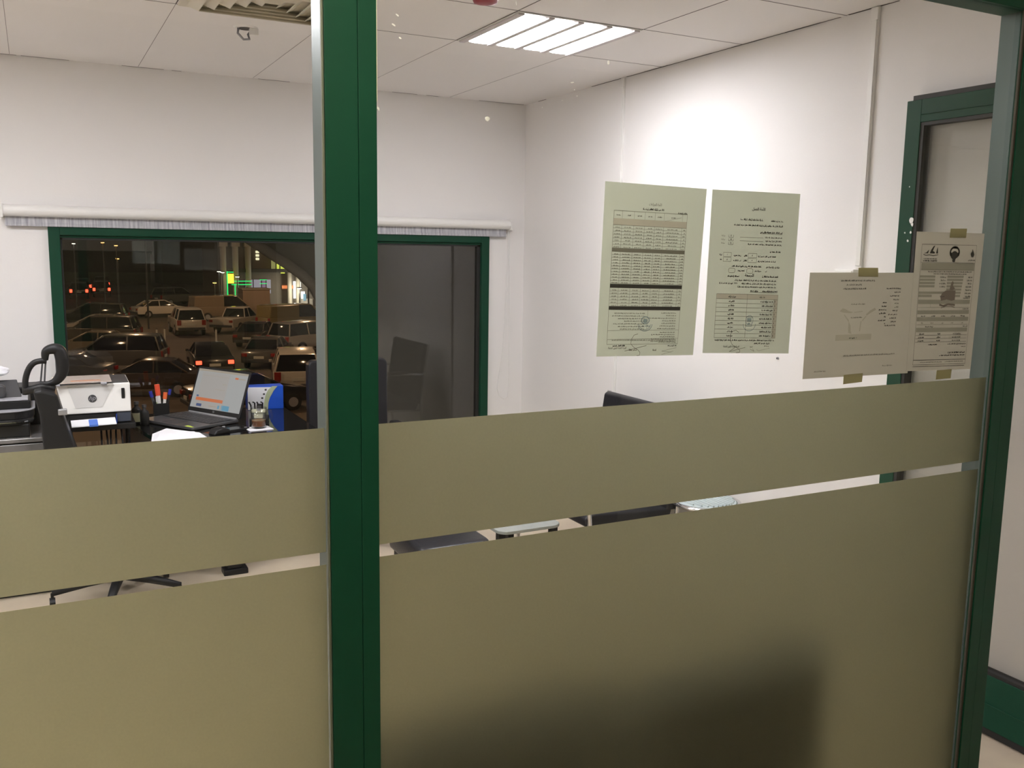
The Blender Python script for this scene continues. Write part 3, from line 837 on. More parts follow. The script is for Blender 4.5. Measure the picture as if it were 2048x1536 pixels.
b = MB().prism([(-.115, .100 - .015), (.03, .100 - .015), (.095, .188), (-.115, .188)], 'y', -PY - .0125, -PY + .02)
q = MB().prism([(-.085, .083), (.030, .083), (.088, .186), (-.115, .186)], 'y', -.0008, .0008)
shr = Matrix.Translation((0, -PY - .0125 + .0008 + .0240 * .083 / .139, 0))
pm = white_pl
zz = lambda z: -PY - .012 + .024 * (z - .056) / .136
q.v = [(v[0], v[1] + zz(v[2]) - .001, v[2]) for v in q.v]
q.build('recess_shading', mat('recess_shade_grey', (.60, .59, .58), .45), pr)  # flat grey plate, the recess shading is put into its colour
# round badge with two letters
bz = .125
bd = MB().tube([(-.010, zz(bz) - .0055, bz), (-.010, zz(bz) - .0005, bz)], .0185, 24)
bdo = bd.build('badge', dark_grey, pr)
vs, fs, w, h = text_geo('hp', .030, .35)
MB().add([(v[0] - w / 2 - .010, zz(bz) - .0060, v[1] - h / 2 + bz) for v in vs], fs).build('badge_letters', mid_grey, bdo)
MB().prism(rrect(.118, .118, .133, .168, .003), 'y', zz(.145) - .006, zz(.145) + .004).build('ink_window', black_pl, pr)
MB().box((.035, -PY + .02, .1935), (PX - .006, PY - .01, .198)).build('top_cover', dark_grey, pr, bevel=.002)
MB().box((-PX + .01, -.02, .1935), (.03, PY - .01, .197)).build('control_panel', mid_grey, pr, bevel=.002)
# output paper
pt = thing('paper_stack', 'white paper in the printer tray held by a strip of blue tape', 'paper', (.228, 4.87, ZD + .058), ang)
MB().add([(-.105, -PY - .055, .004), (.088, -PY - .055, .008), (.084, -PY - .006, .030), (-.108, -PY - .006, .026), (-.105, -PY - .055, .000), (.088, -PY - .055, .004), (.084, -PY - .006, .026), (-.108, -PY - .006, .022)],
         [(0, 1, 2, 3), (7, 6, 5, 4), (0, 4, 5, 1), (1, 5, 6, 2), (2, 6, 7, 3), (3, 7, 4, 0)]).build('sheets', white_pap, pt)
MB().add([(-.030, -PY - .0565, .0075), (.008, -PY - .0565, .0083), (.006, -PY - .015, .0275), (-.032, -PY - .015, .0265), (-.030, -PY - .0565, -.001), (.008, -PY - .0565, -.0005), (.006, -PY - .015, .0265), (-.032, -PY - .015, .0255)],
         [(0, 1, 2, 3), (7, 6, 5, 4), (0, 4, 5, 1), (1, 5, 6, 2), (2, 6, 7, 3), (3, 7, 4, 0)]).build('tape', blue_tape, pt)
MB().box((.0885, -PY - .03, .004), (.0925, -PY - .012, .048)).build('paper_guide', blue_dk, pt)
# plastic sleeve lying on the printer
ps = thing('plastic_sleeve', 'clear plastic sleeve of papers lying on top of the white printer', 'document sleeve', (.228, 4.87, ZD + .058 + .199), ang)
MB().box((-.175, -PY + .005, 0), (.072, PY - .06, .004)).build('paper_pad', white_pap, ps, bevel=.0015)
MB().box((-.18, -PY - .012, .004), (.078, PY - .055, .0062)).build('sleeve', clear_sleeve, ps, bevel=.0015)
MB().box((-.10, -PY + .03, .0062), (.03, -PY + .07, .0072)).build('orange_print', mat('faded_orange_print', (.55, .30, .2), .4), ps)
MB().tube([(.030, -PY - .014, -.002), (.055, -PY - .018, -.002)], .006, 8).build('clip', mid_grey, ps)
MB().tube([(-.175, -PY - .014, -.002), (-.145, -PY - .018, -.002)], .006, 8).build('clip', mid_grey, ps)

# cables hanging under the printer stand
cb = thing('cable_bundle', 'tangle of black cables between the printer stand and the floor', 'cables', (.27, 4.80, 0))
for k in range(5):
    x = -.02 + k * .022
    MB().tube([(x, 0, ZD + .044), (x + .01 * math.sin(k * 2), -.03, .60), (x - .02 * math.cos(k), -.01, .40), (x + .03 * math.sin(k), .02, .15), (x * 2, .04, .006)], .0045, 6).build('cable', black_pl, cb, smooth=True)

# dark bottles
def bottle(x, y, h, r, lab, label, z=ZD):
    t = thing('bottle', label, 'bottle', (x, y, z), 0, 'small dark bottles by the printer')
    MB().lathe([(r * .95, 0), (r, .006), (r, h * .62), (r * .8, h * .70), (r * .42, h * .76), (r * .40, h * .86)], 20).build('bottle_body', black_pl, t, smooth=True)
    MB().lathe([(r * .5, h * .86), (r * .5, h)], 16).build('cap', dark_grey, t, bevel=.001)
    if lab:
        MB().lathe([(r * 1.02, h * .10), (r * 1.02, h * .5)], 20).build('label', lab, t)
lb = mat('cream_bottle_label', (.62, .62, .45), .6)
bottle(.430, 4.985, .115, .024, lb, 'small dark bottle with a cream label right beside the white printer')
bottle(.462, 4.93, .105, .022, None, 'plain black bottle between the labelled bottle and the laptop')

# pen holder with pens
pc = thing('pen_holder', 'black square pen holder left of the laptop', 'pen holder', (.567, 5.145, ZD))
MB().box((-.038, -.03, 0), (.038, .03, .006)).box((-.038, -.03, .006), (-.034, .03, .085)).box((.034, -.03, .006), (.038, .03, .085)).box((-.034, -.03, .006), (.034, -.026, .075)).box((-.034, .026, .006), (.034, .03, .095)).build('holder', black_pl, pc, bevel=.001)
def pen(dx, tx, ln, bm_, cm, r, label, capf=.3):
    t = thing('pen', label, 'pen', (.567 + dx, 5.145, ZD + .008), 0, 'pens standing in the holder')
    a = Vector((0, 0, 0)); e = Vector((tx, .01, ln)); m_ = a.lerp(e, 1 - capf)
    MB().cyl(a, m_, r, 10).build('barrel', bm_, t)
    MB().cyl(m_, e, r * 1.25, 10).build('cap', cm, t)
pen(-.004, -.012, .165, white_pl, red_pl, .0105, 'thick marker with a red orange cap, tallest in the pen holder', .36)
pen(.010, .016, .120, white_pl, mat('orange_plastic', (.80, .16, .05), .4), .0085, 'short white pen with an orange cap in the pen holder', .3)
pen(-.020, -.030, .130, dark_grey, pen_blue, .007, 'dark pen with a blue cap leaning left in the pen holder', .25)
pen(.022, .028, .135, black_pl, pen_blue, .006, 'black pen with a blue cap leaning right in the pen holder', .22)
pen(-.014, -.004, .100, mat('lime_barrel', (.55, .65, .3), .4), white_pl, .006, 'pale green pen standing low in the pen holder', .3)

# laptop, open, turned towards the swivel chair
hx, hy = .80, 4.982
wv = Vector((.4895, -.8720, 0)); bv = Vector((.8720, .4895, 0))     # along the hinge / away from the user
lp = thing('laptop', 'open black laptop with a lit white screen on the desk', 'laptop', (hx, hy, ZD), math.atan2(wv.y, wv.x))
HW = .210
MB().prism(rrect(-HW, -.285, HW, .006, .012), 'z', .004, .017).build('base', mat('laptop_edge', (.10, .10, .105), .3, .3), lp, bevel=.002)
MB().box((-HW + .012, -.165, .017), (HW - .012, -.022, .0178)).build('keyboard_bed', black_pl, lp)
kb = MB()
for r in range(6):
    for c in range(15):
        x = -HW + .018 + c * .0252
        kb.box((x, -.160 + r * .0228, .0178), (x + .021, -.160 + r * .0228 + .018, .0196))
kb.build('keys', dark_grey, lp)
MB().box((-.06, -.268, .017), (.05, -.185, .0174)).build('touchpad', dark_grey, lp)
MB().box((HW - .075, -.275, .017), (HW - .045, -.255, .0175)).box((HW - .040, -.275, .017), (HW - .018, -.262, .0175)).build('sticker', yellow_green, lp)
MB().tube([(-HW + .02, .004, .017), (HW - .02, .004, .017)], .0065, 10).build('hinge', silver, lp)
tl_ = math.radians(20)
S = Matrix.Translation((0, .006, .019)) @ Matrix.Rotation(-tl_, 4, 'X')
lid = MB().prism(rrect(-HW, 0, HW, .252, .010), 'y', 0, .007).rot(S).build('lid', black_pl, lp, bevel=.0015)
scr = mat('screen_white', (0, 0, 0), .3, emit=(.56, .555, .56), es=.40)
scr_pg = mat('screen_page', (0, 0, 0), .3, emit=(.58, .535, .515), es=.40)
scr_or = mat('screen_orange', (0, 0, 0), .3, emit=(.78, .22, .09), es=.45)
scr_bl = mat('screen_blue', (0, 0, 0), .3, emit=(.16, .40, .58), es=.45)
scr_nv = mat('screen_navy', (0, 0, 0), .3, emit=(.10, .14, .30), es=.45)
scr_tn = mat('screen_tan', (0, 0, 0), .3, emit=(.55, .47, .38), es=.40)
q = MB()
q.box((-HW + .012, -.0008, .026), (HW - .012, 0, .240))
def sbox(i, x0, z0, x1, z1, y=-.0012):
    q.m(i).box((x0, y, z0), (x1, y + .0003, z1))
sbox(5, -HW + .012, .228, HW - .012, .240); sbox(1, -.16, .028, .06, .222); sbox(5, -.155, .205, .055, .2065, -.0016)
sbox(2, -.165, .066, .052, .083, -.0016); sbox(2, .105, .203, .130, .213); sbox(4, -.165, .086, -.148, .095, -.0016); sbox(4, -.150, .034, -.108, .049, -.0016); sbox(3, .050, .028, .112, .056); sbox(3, .022, .034, .036, .052, -.0016)
sbox(5, .135, .204, .185, .210); sbox(5, -.03, .135, .045, .137, -.0016); sbox(5, -.05, .040, .01, .045, -.0016); sbox(5, .02, .165, .05, .168, -.0016)
q.rot(S).build('screen', [scr, scr_pg, scr_or, scr_bl, scr_nv, scr_tn], lid)
vs, fs, w, h = text_geo('hp', .016, .35)
MB().add([(v[0] - w / 2, -.0006, v[1] + .008) for v in vs], fs).rot(S).build('badge_letters', mid_grey, lid)

# loose paper, mouse, phone, glass of tea
pg = thing('loose_paper', 'loose white sheets fanned out on the desk in front of the laptop', 'paper', (.545, 4.555, ZD), .2)
MB().add([(-.13, -.10, .001), (.13, -.14, .001), (.14, .02, .004), (.02, .14, .018), (-.06, .10, .006), (-.13, -.10, 0), (.13, -.14, 0), (.14, .02, .002), (.02, .14, .016), (-.06, .10, .004)],
         [(0, 1, 2, 3, 4), (9, 8, 7, 6, 5), (0, 5, 6, 1), (1, 6, 7, 2), (2, 7, 8, 3), (3, 8, 9, 4), (4, 9, 5, 0)]).build('sheet', white_pap, pg)
MB().add([(-.11, -.12, .006), (.08, -.15, .006), (.12, .03, .010), (-.03, .08, .022), (-.11, -.12, .004), (.08, -.15, .004), (.12, .03, .008), (-.03, .08, .020)],
         [(0, 1, 2, 3), (7, 6, 5, 4), (0, 4, 5, 1), (1, 5, 6, 2), (2, 6, 7, 3), (3, 7, 4, 0)]).build('sheet', white_pap, pg)
mo = thing('computer_mouse', 'black computer mouse on the desk by the laptop corner', 'mouse', (.765, 4.56, ZD), .5)
MB().prism([(-.05, 0), (.05, 0), (.045, .018), (.01, .032), (-.03, .026)], 'y', -.028, .028).build('mouse_shell', black_pl, mo, bevel=.008, smooth=True, seg=3)
MB().box((.018, -.003, .024), (.034, .003, .032)).build('scroll_wheel', mid_grey, mo, bevel=.001)
ph = thing('phone', 'black phone lying flat on the desk between mouse and tea glass', 'phone', (.845, 4.62, ZD), .35)
MB().prism(rrect(-.07, -.036, .07, .036, .008), 'z', 0, .009).build('phone_body', black_pl, ph, bevel=.001)
MB().prism(rrect(-.066, -.032, .066, .032, .006), 'z', .009, .0094).build('phone_screen', mat('phone_glass', (.01, .01, .012), .08), ph)
MB().cyl((.055, -.02, .0094), (.055, -.02, .0105), .008, 12).build('camera_ring', silver, ph)
sa = thing('napkin', 'folded white paper napkin under the glass of tea', 'napkin', (.965, 4.60, ZD), .1)
MB().box((-.06, -.05, 0), (.06, .05, .003)).build('napkin_fold', white_pap, sa, bevel=.001)
MB().box((-.055, -.046, .003), (.05, .046, .005)).build('napkin_fold', white_pap, sa, bevel=.001)
gm = thing('tea_glass', 'small glass mug with a little brown tea left in it', 'mug', (.965, 4.60, ZD + .005))
MB().lathe([(.032, 0), (.037, .004), (.040, .105), (.0375, .105), (.0345, .010), (.002, .008)], 24).build('mug_body', glass_clear, gm, smooth=True)
MB().tube([(.038, 0, .088), (.060, 0, .086), (.067, 0, .055), (.058, 0, .026), (.037, 0, .020)], .0055, 8).build('handle', glass_clear, gm, smooth=True)
MB().lathe([(.0335, .011), (.0355, .040)], 24).build('tea', tea, gm)
# tape dispenser clutter and blue tissue box
td = thing('tape_dispenser', 'small black and cream desk gadget between laptop and blue box', 'desk gadget', (1.005, 4.775, ZD), -.3)
MB().box((-.045, -.06, 0), (.045, .06, .03)).build('base', black_pl, td, bevel=.004)
MB().tube([(-.012, .015, .062), (.012, .015, .062)], .034, 20).build('reel', black_pl, td, bevel=.002)
MB().box((-.022, -.052, .03), (.022, -.005, .062)).build('cutter_block', cream, td, bevel=.004)
MB().box((-.035, -.062, .062), (.040, -.020, .075)).build('top_lever', cream, td, bevel=.003)
MB().box((-.006, -.064, .072), (.014, -.045, .082)).build('blade', silver, td)
for k in range(4):
    MB().tube([(-.04 + k * .018, .03, .03), (-.045 + k * .02, .035, .085 + .012 * (k % 2)), (-.052 + k * .02, .02, .104)], .004, 6).build('black_strap', black_pl, td, smooth=True)
tb = thing('tissue_box', 'bright blue and white cardboard box at the back corner of the desk', 'box', (1.125, 5.195, ZD), -.05)
MB().box((-.098, -.045, 0), (.098, .045, .132)).build('carton', blue_m, tb, bevel=.002)
MB().prism([(-.0985, .002), (-.012, .002), (-.004, .04), (.008, .075), (.026, .105), (.05, .125), (-.0985, .130)], 'y', -.0468, -.0453).build('white_panel', white_pap, tb)
MB().prism([(-.014, .0), (.010, .0), (.014, .04), (.024, .07), (.044, .105), (.066, .1305), (.036, .1305), (.012, .11), (-.002, .08), (-.010, .04)], 'y', -.0474, -.0454).build('green_swirl', mat('sage_print', (.45, .50, .32), .6), tb)
for (x, z) in ((.000, .112), (-.010, .088), (-.020, .066)):
    MB().prism(rrect(x - .006, z - .005, x + .006, z + .005, .004), 'y', -.0476, -.0454).build('dark_flower_print', dark_grey, tb)

# grey-topped side table and black office machine at the left
ttop = mat('glossy_grey_table', (.20, .19, .185), .10, noise=(6, .8, (.05, .048, .045)))
tt = thing('side_cabinet', 'glossy grey side cabinet under the black office machine', 'cabinet', (-.36, 4.80, 0))
MB().box((-.42, -.14, .745), (.385, .38, .765)).build('cabinet_top', ttop, tt, bevel=.003)
MB().box((-.41, -.12, .08), (.375, .37, .745)).build('carcass', black_pl, tt)
for k in range(2):
    MB().box((-.405 + k * .39, -.138, .10), (-.022 + k * .39, -.12, .738)).build('door', ttop, tt, bevel=.002)
MB().box((-.39, -.08, 0), (.355, .35, .08)).build('plinth', black_pl, tt)

mc = thing('office_machine', 'black office machine with curved grey trays on the grey side cabinet', 'printer', (-.30, 4.78, .765))
MB().box((-.32, .22, 0), (.315, .40, .19)).build('rear_body', black_pl, mc, bevel=.006)
MB().box((-.32, -.09, 0), (.245, .215, .062)).build('machine_base', black_pl, mc, bevel=.006)
def dtray(z0, z1, x1, y0, y1, r):
    return MB().prism([(-.32, y0)] + arc(x1 - r, y0 + r, r, 270, 360, 8) + [(x1, y1), (-.32, y1)], 'z', z0, z1)
dtray(.062, .085, .262, -.11, .20, .09).build('lower_housing', black_pl, mc, bevel=.003)
dtray(.072, .077, .2665, -.1145, .10, .092).build('chrome_trim', chrome, mc)
dtray(.085, .120, .268, -.10, .19, .10).build('paper_tray', black_pl, mc, bevel=.003)
dtray(.120, .126, .272, -.105, .19, .10).build('tray_lid', mid_grey, mc, bevel=.002)
MB().box((-.32, -.05, .126), (.255, .19, .165)).build('upper_housing', black_pl, mc, bevel=.006)
MB().box((-.32, -.055, .165), (.245, .12, .172)).build('top_lid', mid_grey, mc, bevel=.003)
MB().add([(-.32, .02, .172), (.22, .02, .172), (.20, .18, .235), (-.32, .18, .235), (-.32, .18, .172), (.20, .18, .172)], [(0, 1, 2, 3), (3, 2, 5, 4), (0, 4, 5, 1), (1, 5, 2), (0, 3, 4)]).build('sloped_feeder', dark_grey, mc, bevel=.003)
MB().prism(rrect(.02, .172, .155, .235, .02), 'y', .00, .04).build('feed_roller_cover', dark_grey, mc, bevel=.008)
bg_ = thing('crumpled_bag', 'crumpled white plastic bag on the office machine at the left picture edge', 'bag', (-.24, 4.96, 1.011))
mb = MB(); N1, N2 = 14, 8
for j in range(N2 + 1):
    for i in range(N1):
        a = 2 * PI * i / N1; p = PI * j / N2
        rr = 1 + .22 * rnd.uniform(-1, 1)
        mb.v.append((.115 * rr * math.sin(p) * math.cos(a), .07 * rr * math.sin(p) * math.sin(a), .03 - .034 * rr * math.cos(p) + .002))
for j in range(N2):
    for i in range(N1):
        mb.f.append((j * N1 + i, j * N1 + (i + 1) % N1, (j + 1) * N1 + (i + 1) % N1, (j + 1) * N1 + i)); mb.mi.append(0)
mb.build('bag_film', white_pap, bg_, smooth=False, sub=1)

# swivel chair seen from the side, hooked loop at the top of its backrest
oc = thing('swivel_chair', 'black swivel chair seen side-on with a hooked loop on its backrest', 'office chair', (.285, 4.50, 0))
for k in range(5):
    a = math.radians(40 + 72 * k)
    e = Vector((math.cos(a) * .29, math.sin(a) * .29, .075))
    MB().tube([(0, 0, .115), e * .5 + Vector((0, 0, .062)), e], [.026, .022, .015], 8).build('base_leg', black_pl, oc, smooth=True)
    c_ = MB().cyl((e.x - .012, e.y, .028), (e.x + .012, e.y, .028), .026, 14)
    c_.cyl((e.x, e.y, .03), (e.x, e.y, .075), .007, 8)
    c_.build('caster', black_pl, oc)
MB().cyl((0, 0, .09), (0, 0, .25), .028, 16).cyl((0, 0, .25), (0, 0, .43), .016, 16).build('gas_lift', dark_grey, oc)
MB().prism(rrect(-.22, -.23, .24, .23, .07), 'z', .43, .50).build('seat', black_le, oc, bevel=.02, seg=3, smooth=True)
prof = [(-.16, .46), (-.085, .46), (-.115, .60), (-.155, .74), (-.19, .86), (-.225, 1.015), (-.285, 1.035), (-.315, 1.03), (-.295, .92), (-.288, .78), (-.265, .62)]
b = MB().prism(prof, 'y', -.20, .11)
b.build('backrest', black_pl, oc, bevel=.012, seg=3, smooth=False)
MB().box((-.225, -.215, .925), (-.19, -.19, .95)).build('silver_glint', silver, oc, bevel=.003)  # small silver block standing in for a highlight on the black backrest
def path(pts, dy=-.10):
    return [(x - .27, dy, z) for x, z in pts]
def smoothp(pts, n=5):
    P = [Vector(p) for p in pts]; out = []
    for i in range(len(P) - 1):
        p0, p1, p2, p3 = P[max(i - 1, 0)], P[i], P[i + 1], P[min(i + 2, len(P) - 1)]
        for k in range(n):
            t = k / n
            out.append(.5 * ((2 * p1) + (-p0 + p2) * t + (2 * p0 - 5 * p1 + 4 * p2 - p3) * t * t + (-p0 + 3 * p1 - 3 * p2 + p3) * t ** 3))
    out.append(P[-1])
    return out
MB().tube(smoothp(path([(-.074, 1.005), (-.072, 1.065), (-.058, 1.112), (-.036, 1.140), (-.008, 1.148), (.014, 1.146)])), .0125, 10).build('hook_arm', black_pl, oc, smooth=True)
pp = smoothp(path([(.008, 1.150), (.012, 1.185), (.037, 1.198), (.062, 1.192), (.072, 1.163), (.074, 1.120), (.068, 1.088), (.048, 1.060), (.020, 1.048), (-.016, 1.048)]))
MB().tube(pp, [.012 + .015 * math.sin(PI * min(1, i / (len(pp) - 1) * 1.1)) for i in range(len(pp))], 12).build('loop_arm', black_pl, oc, smooth=True)
for a, b2 in (((-.003, 1.140), (-.015, 1.05)), ((.009, 1.140), (.000, 1.05))):
    MB().tube(path([a, b2]), .0035, 6).build('gate_bar', dark_grey, oc)
MB().tube(path([(-.08, 1.02), (-.01, 1.035), (.04, 1.02)]), .018, 10).build('loop_mount', black_pl, oc, smooth=True)

# high-backed chair behind the desk
hc = thing('executive_chair', 'black high-backed chair between desk and window, half behind the green post', 'office chair', (1.55, 4.86, 0))
for k in range(5):
    a = math.radians(90 + 72 * k)
    e = Vector((math.cos(a) * .26, math.sin(a) * .26, .06))
    MB().tube([(0, 0, .10), e], [.024, .015], 8).build('base_leg', black_pl, hc, smooth=True)
    MB().cyl((e.x - .012, e.y, .026), (e.x + .012, e.y, .026), .026, 12).build('caster', black_pl, hc)
MB().cyl((0, 0, .08), (0, 0, .42), .022, 16).build('gas_lift', dark_grey, hc)
MB().prism(rrect(-.24, -.28, .24, .16, .06), 'z', .42, .50).build('seat', black_le, hc, bevel=.02, seg=3, smooth=True)
b = MB().prism(rrect(-.232, .50, .228, 1.028, .035), 'y', .10, .17); b.build('backrest', black_le, hc, bevel=.012, seg=3)
b = MB().box((-.17, .096, .60), (.17, .10, .604)).box((-.17, .096, .80), (.17, .10, .804)); b.build('back_seam', dark_grey, hc)
MB().box((-.29, -.20, .62), (-.235, .12, .66)).build('armrest', black_le, hc, bevel=.012)
MB().box((.24, -.20, .62), (.30, .12, .66)).build('armrest', black_le, hc, bevel=.012)
MB().tube([(-.265, -.05, .63), (-.28, -.05, .46), (-.18, -.05, .44)], .014, 8).build('arm_support', black_pl, hc)
MB().tube([(.27, -.05, .63), (.28, -.05, .46), (.18, -.05, .44)], .014, 8).build('arm_support', black_pl, hc)

# wide chrome-framed visitor chair against the right wall
vc = thing('visitor_chair', 'black padded visitor chair with a chrome frame against the right wall', 'chair', (2.46, 3.78, 0))
def vis(t, hw):
    MB().prism([(-.27, .39), (.20, .37), (.22, .43), (-.22, .455), (-.28, .44)], 'y', -hw, hw).build('seat', black_le, t, bevel=.015, seg=3, smooth=True)
    MB().prism([(.18, .42), (.245, .42), (.285, .70), (.305, .88), (.285, .905), (.255, .89), (.225, .68)], 'y', -hw, hw).build('backrest', black_le, t, bevel=.012, seg=3, smooth=True)
    for s_ in (-1, 1):
        y = s_ * (hw + .012)
        MB().tube(smoothp([(.30, y, .90), (.27, y, .72), (.235, y, .45), (.24, y, .30), (.28, y, .02)], 4), .011, 10).build('rear_frame', chrome, t, smooth=True)
        MB().tube(smoothp([(.245, y, .66), (.05, y, .665), (-.20, y, .66), (-.275, y, .60), (-.26, y, .40), (-.25, y, .02)], 4), .011, 10).build('front_frame', chrome, t, smooth=True)
        MB().tube([(-.255, y, .39), (.235, y, .37)], .009, 8).build('seat_rail', chrome, t, smooth=True)
        MB().prism(rrect(-.20, y - .024, .12, y + .024, .02), 'z', .668, .692).build('arm_pad', black_le, t, bevel=.005)
vis(vc, .345)
# low stool with ribbed top
so = thing('round_stool', 'round stool with a pale ribbed top and chrome rim beside the visitor chair', 'stool', (2.715, 3.235, 0))
rib = mat('pale_ribbed_cushion', (.55, .62, .63), .6)
top = MB().lathe([(.135, .49), (.14, .50), (.135, .515), (.05, .522)], 32); top.build('cushion', rib, so)
for k in range(12):
    x = -.115 + k * .021
    hw = math.sqrt(max(.0, .125 ** 2 - x * x))
    MB().box((x - .004, -hw, .516), (x + .004, hw, .525)).build('rib', rib, so)
MB().tube([(.150 * math.cos(a * PI / 16), .150 * math.sin(a * PI / 16), .505) for a in range(32)], .011, 8, closed=True).build('chrome_rim', chrome, so, smooth=True)
MB().cyl((0, 0, .02), (0, 0, .49), .022, 14).build('column', chrome, so)
MB().lathe([(.15, 0), (.15, .012), (.03, .025)], 28).build('foot_plate', black_pl, so)
# ottoman and glass table glimpsed through the clear strip
ot = thing('ottoman', 'flat black padded stool glimpsed through the clear strip right of the green post', 'stool', (1.50, 3.55, 0))
MB().prism(rrect(-.165, -.22, .16, .20, .05), 'z', .33, .44).build('cushion', black_le, ot, bevel=.02, seg=3, smooth=True)
MB().box((-.14, -.18, .30), (.14, .17, .33)).build('frame', black_pl, ot)
for x in (-.12, .12):
    for y in (-.15, .15):
        MB().cyl((x, y, 0), (x, y, .30), .014, 10).build('leg', black_pl, ot)
gt = thing('glass_table', 'small low glass table with a dark lower shelf between ottoman and visitor chair', 'table', (1.93, 3.78, 0))
smoke = mat('smoked_glass_edge', (.34, .36, .34), .1)
MB().prism(rrect(-.17, -.32, .15, .20, .05), 'z', .405, .42).build('table_top', smoke, gt, bevel=.003)
MB().lathe([(.12, .42), (.12, .424)], 28, (-.02, -.10, 0)).build('dark_mat', black_pl, gt)
MB().box((-.13, -.2, .18), (.12, .18, .195)).build('lower_shelf', black_pl, gt)
for x in (-.14, .13):
    for y in (-.26, .17):
        MB().box((x - .016, y - .016, 0), (x + .016, y + .016, .405)).build('leg', black_pl, gt)
# two low chairs with their backs close to the partition
def low_chair(x, w, label, lean):
    t = thing('lounge_chair', label, 'chair', (x, 1.77 if x < 1 else 1.75, 0), 0, 'low black chairs behind the frosted glass')
    bk = MB().prism([(-w, .36), (w, .36), (w + .012, .755), (w - .01, .775), (-w + .01, .775), (-w - .012, .755)], 'y', -.375, -.30)
    bk.v = [(v[0], v[1] + (.775 - v[2]) * .04 + max(0, v[2] - .66) * lean, v[2]) for v in bk.v]
    bk.build('backrest', black_le, t, bevel=.015, seg=3, smooth=True)
    MB().prism(rrect(-w, -.30, w, .22, .05), 'z', .34, .44).build('seat', black_le, t, bevel=.02, seg=3, smooth=True)
    for s_ in (-1, 1):
        MB().tube(smoothp([(s_ * (w - .03), -.33, .70), (s_ * (w - .03), -.34, .40), (s_ * (w - .03), -.36, .01)], 3), .011, 8).build('leg', chrome, t, smooth=True)
        MB().tube([(s_ * (w - .03), .18, .34), (s_ * (w - .03), .20, .0)], .011, 8).build('leg', chrome, t, smooth=True)
low_chair(.735, .262, 'left one of two low chairs showing as a dark blur through the frosted glass', .55)
low_chair(1.275, .245, 'right and darker one of two low chairs blurred behind the frosted glass', .25)
# corridor lamp behind and above the camera
cl = thing('corridor_lamp', 'round warm globe lamp on the corridor ceiling in front of the glass', 'ceiling light', (.10, .30, ZC))
MB().lathe([(.08, -.03), (.085, 0)], 28).build('lamp_housing', white_paint, cl)
MB().lathe([(.10 * math.sin(PI * (i + .02) / 12.04), -.128 - .10 * math.cos(PI * (i + .02) / 12.04)) for i in range(13)], 28).build('globe', corr_m, cl, smooth=True)

# ================================================================== OUTSIDE: NIGHT CAR PARK SEEN THROUGH THE WINDOW
ZG = -4.4
asphalt = mat('night_asphalt', (.11, .085, .065), .75, noise=(.35, .8, (.07, .055, .045)))
g_ = MB().box((-60, 7.2, ZG - .3), (110, 230, ZG)).build('ground', asphalt); tag(g_, 'dark asphalt car park', None, kind='structure')
# arched facade opening just outside the window
stone = mat('facade_plaster', (.30, .28, .25), .85, bump=(60, .1))
fa = structure('wall_facade', (0, 6.6, 0), 'plaster facade arch outside the window')
ar = [(1.853, .9), (1.849, 1.122), (1.828, 1.261), (1.778, 1.353), (1.696, 1.432), (1.597, 1.503), (1.496, 1.566), (1.396, 1.635), (1.291, 1.702), (1.22, 1.74)]
f = MB()
# right part, built as a strip between the arch edge and the far right edge, then lintel and left jamb
rt = [(1.853, -4.4)] + ar
n = len(rt)
for y in (0, .07):
    f.v += [(p[0], y, p[1]) for p in rt] + [(5.2, y, p[1]) for p in rt]
for i in range(n - 1):
    f.f += [(i, i + 1, n + i + 1, n + i), (2 * n + i, 3 * n + i, 3 * n + i + 1, 2 * n + i + 1), (i, 2 * n + i, 2 * n + i + 1, i + 1)]
f.mi = [0] * len(f.f)
f.box((-5, 0, 1.74), (5.2, .25, 5)).box((-5, 0, -4.4), (-1.8, .25, 1.74))
f.build('arch_panel', stone, fa)
MB().tube([(p[0] + .025, -.012, p[1] + .018) for p in rt[1:]], .036, 8).build('arch_trim', mat('arch_trim_plaster', (.55, .51, .46), .8), fa, smooth=True)

